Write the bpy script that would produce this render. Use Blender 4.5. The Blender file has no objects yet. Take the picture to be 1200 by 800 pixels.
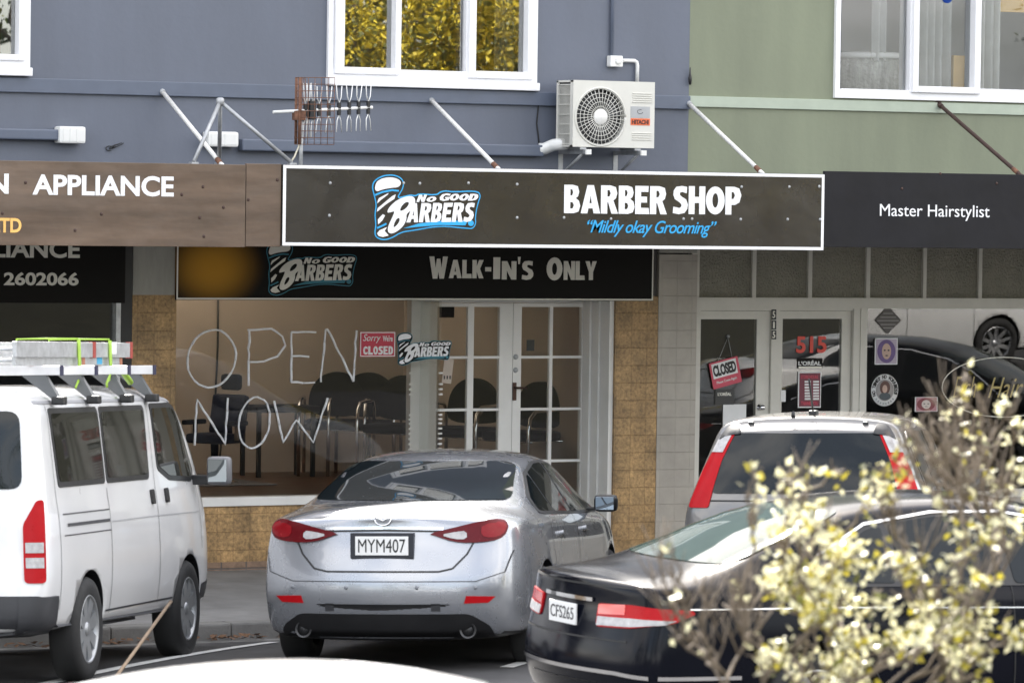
import bpy, bmesh, math, random
from mathutils import Vector, Matrix
from mathutils.bvhtree import BVHTree
random.seed(7)
R = math.radians
scene = bpy.context.scene
COL = scene.collection
# ------------------------------------------------------------------ camera
FPX, YAW, ROLL, YHOR = 5500.0, 29.0, 0.8, 237.0
CAM = Vector((-19.538, -35.247, 3.077))
_p, _y, _a = math.atan((400 - YHOR) / FPX), R(YAW), R(ROLL)
FWD = Vector((math.sin(_y) * math.cos(_p), math.cos(_y) * math.cos(_p), -math.sin(_p)))
_r0 = Vector((math.cos(_y), -math.sin(_y), 0))
_u0 = _r0.cross(FWD)
RGT = _r0 * math.cos(_a) + _u0 * math.sin(_a)
UPV = -_r0 * math.sin(_a) + _u0 * math.cos(_a)
cam = bpy.data.cameras.new('camera')
camo = bpy.data.objects.new('camera', cam)
COL.objects.link(camo)
camo.matrix_world = Matrix(((RGT.x, UPV.x, -FWD.x, CAM.x), (RGT.y, UPV.y, -FWD.y, CAM.y), (RGT.z, UPV.z, -FWD.z, CAM.z), (0, 0, 0, 1)))
cam.sensor_width = 36
cam.lens = 36 * FPX / 1200
cam.clip_start, cam.clip_end = 0.5, 2000
cam.dof.use_dof = True
cam.dof.focus_distance = 39.0
cam.dof.aperture_fstop = 5.8
scene.camera = camo
# ------------------------------------------------------------------ light
SUN_EL, SUN_AZ = 39.0, 22.0          # azimuth from +Y (behind the shops) towards +X
world = bpy.data.worlds.new('World')
scene.world = world
world.use_nodes = True
wn = world.node_tree
bgn = wn.nodes['Background']
sky = wn.nodes.new('ShaderNodeTexSky')
sky.sky_type = 'NISHITA'
sky.sun_disc = False
sky.sun_elevation = R(SUN_EL)
sky.sun_rotation = R(SUN_AZ)
sky.air_density, sky.dust_density, sky.ozone_density = 1.0, 2.5, 1.0
ctc = wn.nodes.new('ShaderNodeTexCoord')
csp = wn.nodes.new('ShaderNodeSeparateXYZ')
wn.links.new(ctc.outputs['Generated'], csp.inputs[0])
cad = wn.nodes.new('ShaderNodeMath'); cad.operation = 'ADD'; cad.inputs[1].default_value = .22
wn.links.new(csp.outputs[2], cad.inputs[0])
cmx = wn.nodes.new('ShaderNodeMath'); cmx.operation = 'MAXIMUM'; cmx.inputs[1].default_value = .15
wn.links.new(cad.outputs[0], cmx.inputs[0])
cdx = wn.nodes.new('ShaderNodeVectorMath'); cdx.operation = 'DIVIDE'
wn.links.new(ctc.outputs['Generated'], cdx.inputs[0])
wn.links.new(cmx.outputs[0], cdx.inputs[1])
cnz = wn.nodes.new('ShaderNodeTexNoise'); cnz.inputs['Scale'].default_value = 1.3; cnz.inputs['Detail'].default_value = 7; cnz.inputs['Roughness'].default_value = .55
wn.links.new(cdx.outputs[0], cnz.inputs['Vector'])
cmr = wn.nodes.new('ShaderNodeMapRange'); cmr.interpolation_type = 'SMOOTHSTEP'
cmr.inputs[1].default_value, cmr.inputs[2].default_value, cmr.inputs[3].default_value, cmr.inputs[4].default_value = .40, .62, .25, .95
wn.links.new(cnz.outputs[0], cmr.inputs[0])
cmix = wn.nodes.new('ShaderNodeMix'); cmix.data_type = 'RGBA'
wn.links.new(cmr.outputs[0], cmix.inputs[0])
wn.links.new(sky.outputs[0], cmix.inputs[6])
cmix.inputs[7].default_value = (7.7, 7.45, 7.2, 1)
wn.links.new(cmix.outputs[2], bgn.inputs[0])
bgn.inputs[1].default_value = 0.12
sun = bpy.data.lights.new('sun', 'SUN')
sun.energy, sun.angle, sun.color = 4.0, R(0.5), (1, .95, .87)
suno = bpy.data.objects.new('sun', sun)
COL.objects.link(suno)
sd = Vector((math.sin(R(SUN_AZ)) * math.cos(R(SUN_EL)), math.cos(R(SUN_AZ)) * math.cos(R(SUN_EL)), math.sin(R(SUN_EL))))
suno.rotation_euler = sd.to_track_quat('Z', 'Y').to_euler()
vs = scene.view_settings
vs.view_transform, vs.look, vs.gamma, vs.use_curve_mapping = 'Standard', 'None', 1.0, False
vs.exposure = 2.08
# ------------------------------------------------------------------ photo geometry
def ray(px, py):
    return FWD + RGT * ((px - 600) / FPX) + UPV * ((400 - py) / FPX)
def P(px, py, Y=0.0):
    d = ray(px, py)
    return CAM + d * ((Y - CAM.y) / d.y)
def PD(px, py, D):
    return CAM + ray(px, py) * D
def FX(px, py, Y=0.0): return P(px, py, Y).x
def FZ(px, py, Y=0.0): return P(px, py, Y).z
def road_z(Y):
    a = -Y
    if a < 3.4: return -.035 * a
    t = min(1, (a - 3.4) / 5.6)
    return -.25 + .21 * (1 - (1 - t) ** 2)
# ------------------------------------------------------------------ materials
MATS = {}
def nn(nt, t, **k):
    n = nt.nodes.new(t)
    for a, b in k.items():
        setattr(n, a, b)
    return n
def M(name, col, rough=.5, metal=0., coat=0., var=.1, vs=6., bump=0., bs=60., spec=.5, streak=0., sub=0., trans=0., rvar=.12):
    if name in MATS: return MATS[name]
    m = bpy.data.materials.new(name)
    m.use_nodes = True
    nt = m.node_tree
    b = nt.nodes['Principled BSDF']
    b.inputs['Roughness'].default_value = rough
    b.inputs['Metallic'].default_value = metal
    b.inputs['Specular IOR Level'].default_value = spec
    b.inputs['Coat Weight'].default_value = coat
    b.inputs['Coat Roughness'].default_value = .03
    tc = nn(nt, 'ShaderNodeTexCoord')
    n1 = nn(nt, 'ShaderNodeTexNoise')
    n1.inputs['Scale'].default_value = vs
    n1.inputs['Detail'].default_value = 6
    n1.inputs['Roughness'].default_value = .62
    src = tc.outputs['Object']
    if streak:
        mp = nn(nt, 'ShaderNodeMapping')
        mp.inputs['Scale'].default_value = (1, 1, streak)
        nt.links.new(src, mp.inputs[0])
        src = mp.outputs[0]
    nt.links.new(src, n1.inputs['Vector'])
    mr = nn(nt, 'ShaderNodeMapRange')
    mr.inputs[1].default_value, mr.inputs[2].default_value = .3, .7
    mr.inputs[3].default_value, mr.inputs[4].default_value = 1 - var, 1 + var
    nt.links.new(n1.outputs[0], mr.inputs[0])
    vm = nn(nt, 'ShaderNodeVectorMath', operation='SCALE')
    vm.inputs[0].default_value = col
    nt.links.new(mr.outputs[0], vm.inputs['Scale'])
    nt.links.new(vm.outputs[0], b.inputs['Base Color'])
    rr = nn(nt, 'ShaderNodeMapRange')
    rr.inputs[1].default_value, rr.inputs[2].default_value = .3, .7
    rr.inputs[3].default_value, rr.inputs[4].default_value = max(0, rough * (1 - rvar)), min(1, rough * (1 + rvar))
    nt.links.new(n1.outputs[0], rr.inputs[0])
    nt.links.new(rr.outputs[0], b.inputs['Roughness'])
    if bump:
        n2 = nn(nt, 'ShaderNodeTexNoise')
        n2.inputs['Scale'].default_value = bs
        n2.inputs['Detail'].default_value = 4
        nt.links.new(tc.outputs['Object'], n2.inputs['Vector'])
        bp = nn(nt, 'ShaderNodeBump')
        bp.inputs['Strength'].default_value = 1
        bp.inputs['Distance'].default_value = bump
        nt.links.new(n2.outputs[0], bp.inputs['Height'])
        nt.links.new(bp.outputs[0], b.inputs['Normal'])
    if trans:
        out = nt.nodes['Material Output']
        tr = nn(nt, 'ShaderNodeBsdfTranslucent')
        nt.links.new(vm.outputs[0], tr.inputs[0])
        mx = nn(nt, 'ShaderNodeMixShader')
        mx.inputs[0].default_value = trans
        nt.links.new(b.outputs[0], mx.inputs[1])
        nt.links.new(tr.outputs[0], mx.inputs[2])
        nt.links.new(mx.outputs[0], out.inputs[0])
    MATS[name] = m
    return m
def glass(name, tint=(.8, .82, .8), boost=1.3, base=.03, wave=0., ws=2.0, rough=0.0):
    m = bpy.data.materials.new(name)
    m.use_nodes = True
    nt = m.node_tree
    nt.nodes.remove(nt.nodes['Principled BSDF'])
    out = nt.nodes['Material Output']
    fr = nn(nt, 'ShaderNodeFresnel')
    fr.inputs[0].default_value = 1.5
    ma = nn(nt, 'ShaderNodeMath', operation='MULTIPLY_ADD')
    ma.inputs[1].default_value, ma.inputs[2].default_value = boost, base
    ma.use_clamp = True
    nt.links.new(fr.outputs[0], ma.inputs[0])
    t = nn(nt, 'ShaderNodeBsdfTransparent')
    t.inputs[0].default_value = (*tint, 1)
    g = nn(nt, 'ShaderNodeBsdfGlossy')
    g.inputs['Roughness'].default_value = rough
    mx = nn(nt, 'ShaderNodeMixShader')
    nt.links.new(ma.outputs[0], mx.inputs[0])
    nt.links.new(t.outputs[0], mx.inputs[1])
    nt.links.new(g.outputs[0], mx.inputs[2])
    nt.links.new(mx.outputs[0], out.inputs[0])
    if wave:
        tc = nn(nt, 'ShaderNodeTexCoord')
        n = nn(nt, 'ShaderNodeTexNoise')
        n.inputs['Scale'].default_value = ws
        n.inputs['Detail'].default_value = 1
        nt.links.new(tc.outputs['Object'], n.inputs['Vector'])
        bp = nn(nt, 'ShaderNodeBump')
        bp.inputs['Distance'].default_value = wave
        nt.links.new(n.outputs[0], bp.inputs['Height'])
        nt.links.new(bp.outputs[0], g.inputs['Normal'])
        nt.links.new(bp.outputs[0], fr.inputs['Normal'])
    MATS[name] = m
    return m
def tile_mat(name, cols, mortar, bw, bh, rough=.45, msize=.012, offset=0.0, vscale=22., var=.35, plane='xz', bias=0.):
    m = bpy.data.materials.new(name)
    m.use_nodes = True
    nt = m.node_tree
    b = nt.nodes['Principled BSDF']
    tc = nn(nt, 'ShaderNodeTexCoord')
    sp = nn(nt, 'ShaderNodeSeparateXYZ')
    cb = nn(nt, 'ShaderNodeCombineXYZ')
    nt.links.new(tc.outputs['Object'], sp.inputs[0])
    ad = nn(nt, 'ShaderNodeMath', operation='ADD')
    nt.links.new(sp.outputs[0], ad.inputs[0])
    nt.links.new(sp.outputs[1], ad.inputs[1])
    nt.links.new(ad.outputs[0], cb.inputs[0])
    nt.links.new(sp.outputs[2], cb.inputs[1])
    br = nn(nt, 'ShaderNodeTexBrick')
    br.offset = offset
    br.inputs['Color1'].default_value = (*cols[0], 1)
    br.inputs['Color2'].default_value = (*cols[1], 1)
    br.inputs['Mortar'].default_value = (*mortar, 1)
    br.inputs['Scale'].default_value = 1
    br.inputs['Mortar Size'].default_value = msize
    br.inputs['Mortar Smooth'].default_value = .3
    br.inputs['Bias'].default_value = bias
    br.inputs['Brick Width'].default_value = bw
    br.inputs['Row Height'].default_value = bh
    nt.links.new(cb.outputs[0], br.inputs[0])
    n1 = nn(nt, 'ShaderNodeTexNoise')
    n1.inputs['Scale'].default_value = vscale
    n1.inputs['Detail'].default_value = 8
    n1.inputs['Roughness'].default_value = .7
    nt.links.new(tc.outputs['Object'], n1.inputs['Vector'])
    mr = nn(nt, 'ShaderNodeMapRange')
    mr.inputs[1].default_value, mr.inputs[2].default_value = .3, .7
    mr.inputs[3].default_value, mr.inputs[4].default_value = 1 - var, 1 + var
    nt.links.new(n1.outputs[0], mr.inputs[0])
    n3 = nn(nt, 'ShaderNodeTexNoise')
    n3.inputs['Scale'].default_value = 4.5
    n3.inputs['Detail'].default_value = 5
    nt.links.new(tc.outputs['Object'], n3.inputs['Vector'])
    m3 = nn(nt, 'ShaderNodeMapRange')
    m3.inputs[1].default_value, m3.inputs[2].default_value = .35, .65
    m3.inputs[3].default_value, m3.inputs[4].default_value = 1 - var * .6, 1 + var * .5
    nt.links.new(n3.outputs[0], m3.inputs[0])
    mm = nn(nt, 'ShaderNodeMath', operation='MULTIPLY')
    nt.links.new(mr.outputs[0], mm.inputs[0])
    nt.links.new(m3.outputs[0], mm.inputs[1])
    vm = nn(nt, 'ShaderNodeVectorMath', operation='SCALE')
    nt.links.new(br.outputs[0], vm.inputs[0])
    nt.links.new(mm.outputs[0], vm.inputs['Scale'])
    nt.links.new(vm.outputs[0], b.inputs['Base Color'])
    b.inputs['Roughness'].default_value = rough
    bp = nn(nt, 'ShaderNodeBump')
    bp.inputs['Distance'].default_value = .004
    bp.invert = True
    nt.links.new(br.outputs['Fac'], bp.inputs['Height'])
    nt.links.new(bp.outputs[0], b.inputs['Normal'])
    MATS[name] = m
    return m

blue_wall = M('blue_painted_render', (.112, .126, .162), .55, var=.11, vs=1.6, bump=.0015, bs=18, streak=.22)
blue_trim = M('blue_painted_trim', (.10, .119, .163), .4, var=.06)
green_wall = M('green_painted_render', (.185, .205, .14), .6, var=.13, vs=1.8, bump=.0018, bs=18, streak=.2)
green_trim = M('pale_green_paint', (.37, .42, .34), .55, var=.07)
white_frame = M('white_window_frame', (.8, .8, .82), .35, var=.03)
white_paint = M('white_gloss_paint', (.74, .73, .70), .35, var=.05, vs=4)
cream_paint = M('cream_paint', (.60, .58, .52), .45, var=.06, vs=5)
concrete = M('weathered_concrete', (.36, .35, .31), .85, var=.16, vs=9, bump=.002, bs=80, streak=.2)
brown_tile = tile_mat('mottled_brown_tile', ((.37, .232, .098), (.32, .195, .08)), (.29, .175, .073), .152, .152, vscale=34, var=.55, msize=.004)
grey_tile = tile_mat('pale_grey_tile', ((.385, .352, .305), (.38, .347, .30)), (.365, .335, .288), .152, .152, rough=.35, vscale=3, var=.12, msize=.002)
base_tile = tile_mat('pinkish_base_brick', ((.24, .155, .10), (.2, .13, .09)), (.11, .09, .08), .23, .075, vscale=20, var=.25, msize=.008)
asphalt = M('road_asphalt', (.056, .055, .056),   .85, var=.45, vs=1.3, bump=.006, bs=160)
footpath_m = M('footpath_asphalt', (.23, .226, .22), .85, var=.2, vs=3.0, bump=.003, bs=120)
kerb_m = M('kerb_concrete', (.2, .195, .185), .85, var=.2, vs=5, bump=.003, bs=60)
road_white = M('road_paint', (.62, .62, .60), .7, var=.25, vs=14)
sign_brown = M('aged_brown_sheet_painted_sheen', (.108, .072, .049), .36, var=.38, vs=.9, bump=.03, bs=1.5, coat=.15, streak=7.)  # sideways colour streaks paint in the sheen of the board
sign_dark = M('dark_brown_sign_sheet', (.022, .0185, .0155), .24, var=.14, vs=2, bump=.012, bs=1.6, coat=.3)
sign_black = M('black_sign_sheet', (.008, .008, .011), .45, var=.2, vs=3, bump=.012, bs=1.6, spec=.25)
sign_under = M('matt_dark_sign_sheet', (.009, .008, .007), .6, var=.2, vs=2, spec=.15)
sign_white = M('white_vinyl', (.82, .82, .84), .4, var=.04)
sign_offwhite = M('aged_white_vinyl', (.80, .775, .69), .5, var=.06)
sign_blue = M('bright_blue_vinyl', (.02, .36, .72), .4, var=.05)
sign_yellow = M('orange_yellow_vinyl', (.80, .46, .13), .45, var=.06)
sign_gold = M('gold_script_vinyl', (.42, .33, .12), .4, var=.1)
red_vinyl = M('red_vinyl', (.62, .05, .03), .4, var=.08)
crimson = M('crimson_card', (.48, .018, .05), .35, var=.06)
pink_card = M('pink_red_card', (.55, .06, .10), .4, var=.06)
paper = M('white_paper', (.74, .74, .73), .6, var=.05)
black_pl = M('black_plastic', (.012, .012, .013), .4, var=.15)
dark_pl = M('charcoal_plastic', (.035, .036, .04), .5, var=.15)
rubber = M('tyre_rubber', (.016, .016, .016), .75, var=.2, vs=20)
alloy = M('alloy_wheel', (.42, .43, .45), .3, metal=.85, var=.08)
steel_wheel = M('silver_steel_wheel', (.36, .37, .38), .4, metal=.6, var=.1)
chrome = M('chrome_tube', (.75, .75, .76), .12, metal=1, var=.03)
galv = M('galvanised_steel', (.40, .41, .42), .5, metal=.5, var=.2, vs=20)
alum = M('ladder_aluminium', (.50, .51, .52), .42, metal=.55, var=.18, vs=18)
rust = M('rusty_steel', (.16, .075, .045), .8, var=.4, vs=30)
white_rod = M('white_painted_rod', (.7, .69, .66), .5, var=.2, vs=40)
dark_rod = M('rusty_dark_rod', (.05, .026, .02), .7, var=.4, vs=40)
ac_case = M('ac_cream_casing', (.62, .61, .56), .4, var=.03)
ac_dark = M('ac_shadow_interior', (.03, .03, .032), .6)
brass_dark = M('dark_bronze', (.06, .032, .024), .4, metal=.6)
light_pl = M('white_plastic', (.72, .72, .70), .4, var=.04)
curtain_m = M('pale_sheer_curtain', (.74, .75, .74), .8, var=.08, trans=.45)
room_m = M('beige_interior_paint', (.50, .42, .35), .7, var=.05, vs=2)
room_grey = M('grey_interior_paint', (.52, .53, .56), .7, var=.05, vs=2)
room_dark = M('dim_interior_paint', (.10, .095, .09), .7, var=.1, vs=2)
floor_m = M('dark_timber_floor', (.085, .042, .026), .32, var=.25, vs=5)
mat_grey = M('grey_floor_mat', (.2, .2, .22), .7)
vinyl_black = M('black_chair_vinyl', (.004, .004, .005), .7, var=.15, spec=.08)
vinyl_navy = M('navy_chair_vinyl', (.008, .011, .03), .6, var=.15, spec=.1)
card_tan = M('tan_card', (.55, .36, .13), .6, var=.06)
bark = M('grey_brown_twig', (.17, .135, .10), .8, var=.3, vs=30)
trunk_m = M('brown_bark', (.09, .07, .05), .9, var=.3, vs=12, bump=.01, bs=20)
leaf_highlight = M('painted_highlight_leaf', (.74, .71, .46), .33, var=.25, vs=14, trans=.3)  # white highlights of glossy sunlit leaves, put into the leaf colour
leaf_yel = M('yellow_green_leaf', (.36, .31, .035), .42, var=.3, vs=14, trans=.35)
leaf_green = M('olive_leaf', (.13, .135, .03), .45, var=.3, vs=14, trans=.3)
tree_yel = M('golden_leaf', (.66, .52, .05), .5, var=.35, vs=3, trans=.35)
tree_grn = M('dark_green_leaf', (.05, .075, .016), .5, var=.35, vs=3, trans=.2)
tree_dead = M('fallen_leaf_brown', (.14, .075, .04), .7, var=.4, vs=30)
white_car_p = M('white_car_paint', (.70, .70, .70), .3, coat=1, var=.03, vs=1.5)
silver_p = M('silver_car_paint', (.305, .318, .345), .27, metal=.6, coat=1, var=.015, vs=3)
navy_p = M('black_navy_car_paint', (.0028, .0036, .0075), .14, var=.1, vs=3, spec=.16)
champ_p = M('pale_silver_car_paint', (.145, .14, .135), .36, metal=.35, coat=1, var=.02, vs=3)
grey_p = M('dark_grey_car_paint', (.035, .038, .045), .25, metal=.3, coat=1, var=.02)
car_glass = M('tinted_car_glass', (.006, .009, .011), .03, var=.1, spec=.32)
car_glass_l = M('greenish_car_glass', (.045, .065, .058), .03, var=.1, spec=.4)
lamp_red = M('red_lamp_lens', (.38, .005, .009), .3, spec=.15, var=.06, vs=20)
lamp_dred = M('deep_red_lamp_lens', (.10, .003, .006), .25, spec=.2, var=.1, vs=20)
lamp_wine = M('wine_red_lamp_lens', (.20, .004, .008), .25, spec=.25, var=.1, vs=20)
lamp_clear = M('clear_lamp_lens', (.42, .41, .41), .25, spec=.3, var=.2, vs=30)
mirror_m = M('mirror_glass', (.24, .26, .28), .02, metal=1, var=.01)
plate_w = M('number_plate_white', (.75, .75, .74), .4, var=.03)
hi_vis = M('lime_strap', (.30, .48, .05), .5, var=.1)
orange_red = M('orange_red_plastic', (.55, .12, .06), .5, var=.2)
orange_l = M('orange_label', (.75, .16, .06), .5)
frost = M('frosted_pattern_glass', (.25, .235, .18), .10, var=.14, vs=5, bump=.035, bs=46, spec=1.0)
shop_glass = glass('shop_window_glass', (.92, .92, .91), .8, .003, wave=.0006, ws=1.5)
upper_glass = glass('upper_window_glass', (.8, .82, .8), 1.7, .20, wave=.0003, ws=3.0)
barber_glass = glass('barber_window_glass', (.93, .93, .92), .62, .002, wave=.0006, ws=1.5)
clear_glass = glass('side_window_glass', (.93, .94, .93), .5, .004, wave=.0008, ws=2.0)
net_glass = glass('sash_window_glass', (.93, .94, .94), .8, .01, wave=.0006, ws=2.0)
# ------------------------------------------------------------------ mesh helpers
ORG = {}
class MB:
    def __init__(s):
        s.bm = bmesh.new()
    def quad(s, pts):
        s.bm.faces.new([s.bm.verts.new(p) for p in pts])
    def box(s, x0, x1, y0, y1, z0, z1, bev=0):
        b = bmesh.new()
        bmesh.ops.create_cube(b, size=1)
        for v in b.verts:
            v.co = Vector(((x0 + x1) / 2 + v.co.x * (x1 - x0), (y0 + y1) / 2 + v.co.y * (y1 - y0), (z0 + z1) / 2 + v.co.z * (z1 - z0)))
        if bev:
            bmesh.ops.bevel(b, geom=b.edges[:], offset=bev, segments=2, affect='EDGES', profile=.6)
        s.add(b)
        return s
    def add(s, b, mat=None):
        if mat is not None:
            bmesh.ops.transform(b, matrix=mat, verts=b.verts)
        me = bpy.data.meshes.new('t')
        b.to_mesh(me)
        b.free()
        s.bm.from_mesh(me)
        bpy.data.meshes.remove(me)
    def mesh(s, me, remove=True):
        s.bm.from_mesh(me)
        if remove: bpy.data.meshes.remove(me)
        return s
    def tube(s, pts, r, n=8, r1=None):
        pts = [Vector(p) for p in pts]
        rings = []
        m = len(pts)
        up = None
        for i, p in enumerate(pts):
            t = (pts[min(i + 1, m - 1)] - pts[max(i - 1, 0)]).normalized()
            if up is None:
                up = Vector((0, 0, 1)) if abs(t.z) < .9 else Vector((1, 0, 0))
            a = t.cross(up)
            if a.length < 1e-5: a = t.cross(Vector((0, 1, 0)))
            a.normalize()
            b = a.cross(t).normalized()
            up = b
            rr = r if r1 is None else r + (r1 - r) * i / max(1, m - 1)
            rings.append([s.bm.verts.new(p + (a * math.cos(2 * math.pi * k / n) + b * math.sin(2 * math.pi * k / n)) * rr) for k in range(n)])
        for i in range(m - 1):
            for k in range(n):
                f = s.bm.faces.new((rings[i][k], rings[i][(k + 1) % n], rings[i + 1][(k + 1) % n], rings[i + 1][k]))
                f.smooth = True
        s.bm.faces.new(rings[0][::-1])
        s.bm.faces.new(rings[-1])
        return s
    def lathe(s, prof, c=(0, 0, 0), axis='z', n=32, cap=True):
        rings = []
        for r, h in prof:
            ring = []
            for k in range(n):
                a = 2 * math.pi * k / n
                u, v = r * math.cos(a), r * math.sin(a)
                co = {'z': (u, v, h), 'y': (u, h, v), 'x': (h, u, v)}[axis]
                ring.append(s.bm.verts.new(Vector(co) + Vector(c)))
            rings.append(ring)
        for i in range(len(rings) - 1):
            for k in range(n):
                f = s.bm.faces.new((rings[i][k], rings[i][(k + 1) % n], rings[i + 1][(k + 1) % n], rings[i + 1][k]))
                f.smooth = True
        if cap and prof[0][0] > 1e-6: s.bm.faces.new(rings[0][::-1])
        if cap and prof[-1][0] > 1e-6: s.bm.faces.new(rings[-1])
        return s
    def plate(s, pts, th, back):
        """flat polygon pts (x,z) standing in a plane of constant y: front at back-th, back at back"""
        f = [s.bm.verts.new((x, back - th, z)) for x, z in pts]
        g = [s.bm.verts.new((x, back, z)) for x, z in pts]
        n = len(pts)
        s.bm.faces.new(f)
        s.bm.faces.new(g[::-1])
        for i in range(n):
            s.bm.faces.new((f[i], g[i], g[(i + 1) % n], f[(i + 1) % n]))
        return s
    def build(s, name, mat, parent=None, smooth=False, recalc=True):
        bm = s.bm
        if recalc:
            bmesh.ops.recalc_face_normals(bm, faces=bm.faces)
        if smooth:
            for f in bm.faces: f.smooth = True
        me = bpy.data.meshes.new(name)
        bm.to_mesh(me)
        bm.free()
        for m in (mat if isinstance(mat, (list, tuple)) else [mat]):
            me.materials.append(m)
        return link(name, me, parent)
def link(name, me, parent=None):
    o = bpy.data.objects.new(name, me)
    COL.objects.link(o)
    if parent is not None:
        o.parent = parent
        org = ORG.get(parent.name, Vector())
        if org.length: me.transform(Matrix.Translation(-org))
        ORG[o.name] = org
    return o
def empty(name, loc=(0, 0, 0)):
    o = bpy.data.objects.new(name, None)
    COL.objects.link(o)
    o.location = loc
    o.empty_display_size = .2
    ORG[o.name] = Vector(loc)
    return o
def tag(o, label, cat, group=None, kind=None):
    o['label'] = label
    o['category'] = cat
    if group: o['group'] = group
    if kind: o['kind'] = kind
    if o.type == 'MESH' and o.parent is None and o.location.length == 0 and not kind:
        vs_ = [v.co for v in o.data.vertices]
        c = sum(vs_, Vector()) / len(vs_)
        c.z = min(v.z for v in vs_)
        o.data.transform(Matrix.Translation(-c))
        o.location = c
        ORG[o.name] = c.copy()
    return o
def struct(o):
    o['kind'] = 'structure'
    return o
def copy_tree(o, parent=None):
    c = o.copy()
    COL.objects.link(c)
    c.parent = parent
    for ch in [x for x in COL.objects if x.parent == o]:
        copy_tree(ch, c)
    return c
def text_mesh(body, bold=0., shear=0., space=1., depth=.012):
    cu = bpy.data.curves.new('t', 'FONT')
    cu.body = body
    cu.offset = bold
    cu.shear = shear
    cu.space_character = space
    cu.extrude = depth
    cu.resolution_u = 4
    ob = bpy.data.objects.new('t', cu)
    COL.objects.link(ob)
    bpy.context.view_layer.update()
    dg = bpy.context.evaluated_depsgraph_get()
    me = bpy.data.meshes.new_from_object(ob.evaluated_get(dg))
    bpy.data.objects.remove(ob)
    bpy.data.curves.remove(cu)
    me.materials.clear()
    return me
def fit_text(me, x0, x1, z0, z1, Y, rot=0., th=.003):
    xs = [v.co.x for v in me.vertices]
    ys = [v.co.y for v in me.vertices]
    zs = [v.co.z for v in me.vertices]
    ax, bx, ay, by, az, bz = min(xs), max(xs), min(ys), max(ys), min(zs), max(zs)
    cx, cz = (x0 + x1) / 2, (z0 + z1) / 2
    c, s = math.cos(rot), math.sin(rot)
    for v in me.vertices:
        u = x0 + (v.co.x - ax) / (bx - ax) * (x1 - x0) - cx
        w = z0 + (v.co.y - ay) / (by - ay) * (z1 - z0) - cz
        d = (v.co.z - az) / max(1e-6, bz - az) * th
        v.co = Vector((cx + u * c - w * s, Y - d, cz + u * s + w * c))
    return me
def text_on(body, px0, py0, px1, py1, Y, mat, parent, bold=0., shear=0., rot=0., space=1., name='lettering', th=.003):
    """lettering between two corners read off the photograph, standing on the plane y = Y"""
    a, b = P(px0, (py0 + py1) / 2, Y), P(px1, (py0 + py1) / 2, Y)
    t, u = P((px0 + px1) / 2, py0, Y), P((px0 + px1) / 2, py1, Y)
    me = fit_text(text_mesh(body, bold, shear, space), a.x, b.x, u.z, t.z, Y, rot, th)
    me.materials.append(mat)
    return link(name, me, parent)
def text_box(body, x0, x1, z0, z1, Y, mat, parent, bold=0., shear=0., rot=0., name='lettering', th=.003):
    me = fit_text(text_mesh(body, bold, shear), x0, x1, z0, z1, Y, rot, th)
    me.materials.append(mat)
    return link(name, me, parent)
def ppoly(pts, Y):
    return [(P(x, y, Y).x, P(x, y, Y).z) for x, y in pts]
def inset(pts, d):
    n = len(pts)
    ar = sum(pts[i][0] * pts[(i + 1) % n][1] - pts[(i + 1) % n][0] * pts[i][1] for i in range(n))
    sg = 1 if ar > 0 else -1
    out = []
    for i in range(n):
        p0, p1, p2 = Vector(pts[i - 1]), Vector(pts[i]), Vector(pts[(i + 1) % n])
        a, b = (p1 - p0).normalized(), (p2 - p1).normalized()
        na, nb = Vector((-a.y, a.x)) * sg, Vector((-b.y, b.x)) * sg
        m = (na + nb)
        if m.length < .2: m = na
        m.normalize()
        k = d / max(.45, m.dot(na))
        q = p1 + m * k
        out.append((q.x, q.y))
    return out
def smooth_poly(pts, it=2):
    for _ in range(it):
        out = []
        n = len(pts)
        for i in range(n):
            a, b = Vector(pts[i]), Vector(pts[(i + 1) % n])
            out += [tuple(a * .75 + b * .25), tuple(a * .25 + b * .75)]
        pts = out
    return pts
def rpoly(pts, r=.04, n=4):
    out = []
    m = len(pts)
    for i in range(m):
        p0, p1, p2 = Vector(pts[i - 1]), Vector(pts[i]), Vector(pts[(i + 1) % m])
        a, b = p0 - p1, p2 - p1
        k = min(r, a.length * .45, b.length * .45)
        q0, q1 = p1 + a.normalized() * k, p1 + b.normalized() * k
        for j in range(n + 1):
            t = j / n
            out.append(tuple(q0 * (1 - t) ** 2 + p1 * 2 * t * (1 - t) + q1 * t * t))
    return out
def stroke(mb, pts, w, Y, th=.004, closed=False):
    """a flat band of width w along points (x,z)"""
    pts = [Vector(p) for p in pts]
    for i in range(len(pts) - (0 if closed else 1)):
        a, b = pts[i], pts[(i + 1) % len(pts)]
        t = (b - a)
        if t.length < 1e-6: continue
        t.normalize()
        n = Vector((-t.y, t.x)) * w / 2
        e = t * w * .18
        mb.plate([tuple(a - e - n), tuple(b + e - n), tuple(b + e + n), tuple(a - e + n)], th + random.random() * .0008, Y)
def wall_holes(mb, x0, x1, z0, z1, y0, y1, holes):
    xs = sorted({x0, x1, *[h[0] for h in holes], *[h[1] for h in holes]})
    zs = sorted({z0, z1, *[h[2] for h in holes], *[h[3] for h in holes]})
    xs = [x for x in xs if x0 <= x <= x1]
    zs = [z for z in zs if z0 <= z <= z1]
    for i in range(len(xs) - 1):
        j = 0
        while j < len(zs) - 1:
            inside = lambda jj: any(h[0] < (xs[i] + xs[i + 1]) / 2 < h[1] and h[2] < (zs[jj] + zs[jj + 1]) / 2 < h[3] for h in holes)
            if inside(j):
                j += 1
                continue
            k = j
            while k + 1 < len(zs) - 1 and not inside(k + 1): k += 1
            mb.box(xs[i], xs[i + 1], y0, y1, zs[j], zs[k + 1])
            j = k + 1
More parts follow.
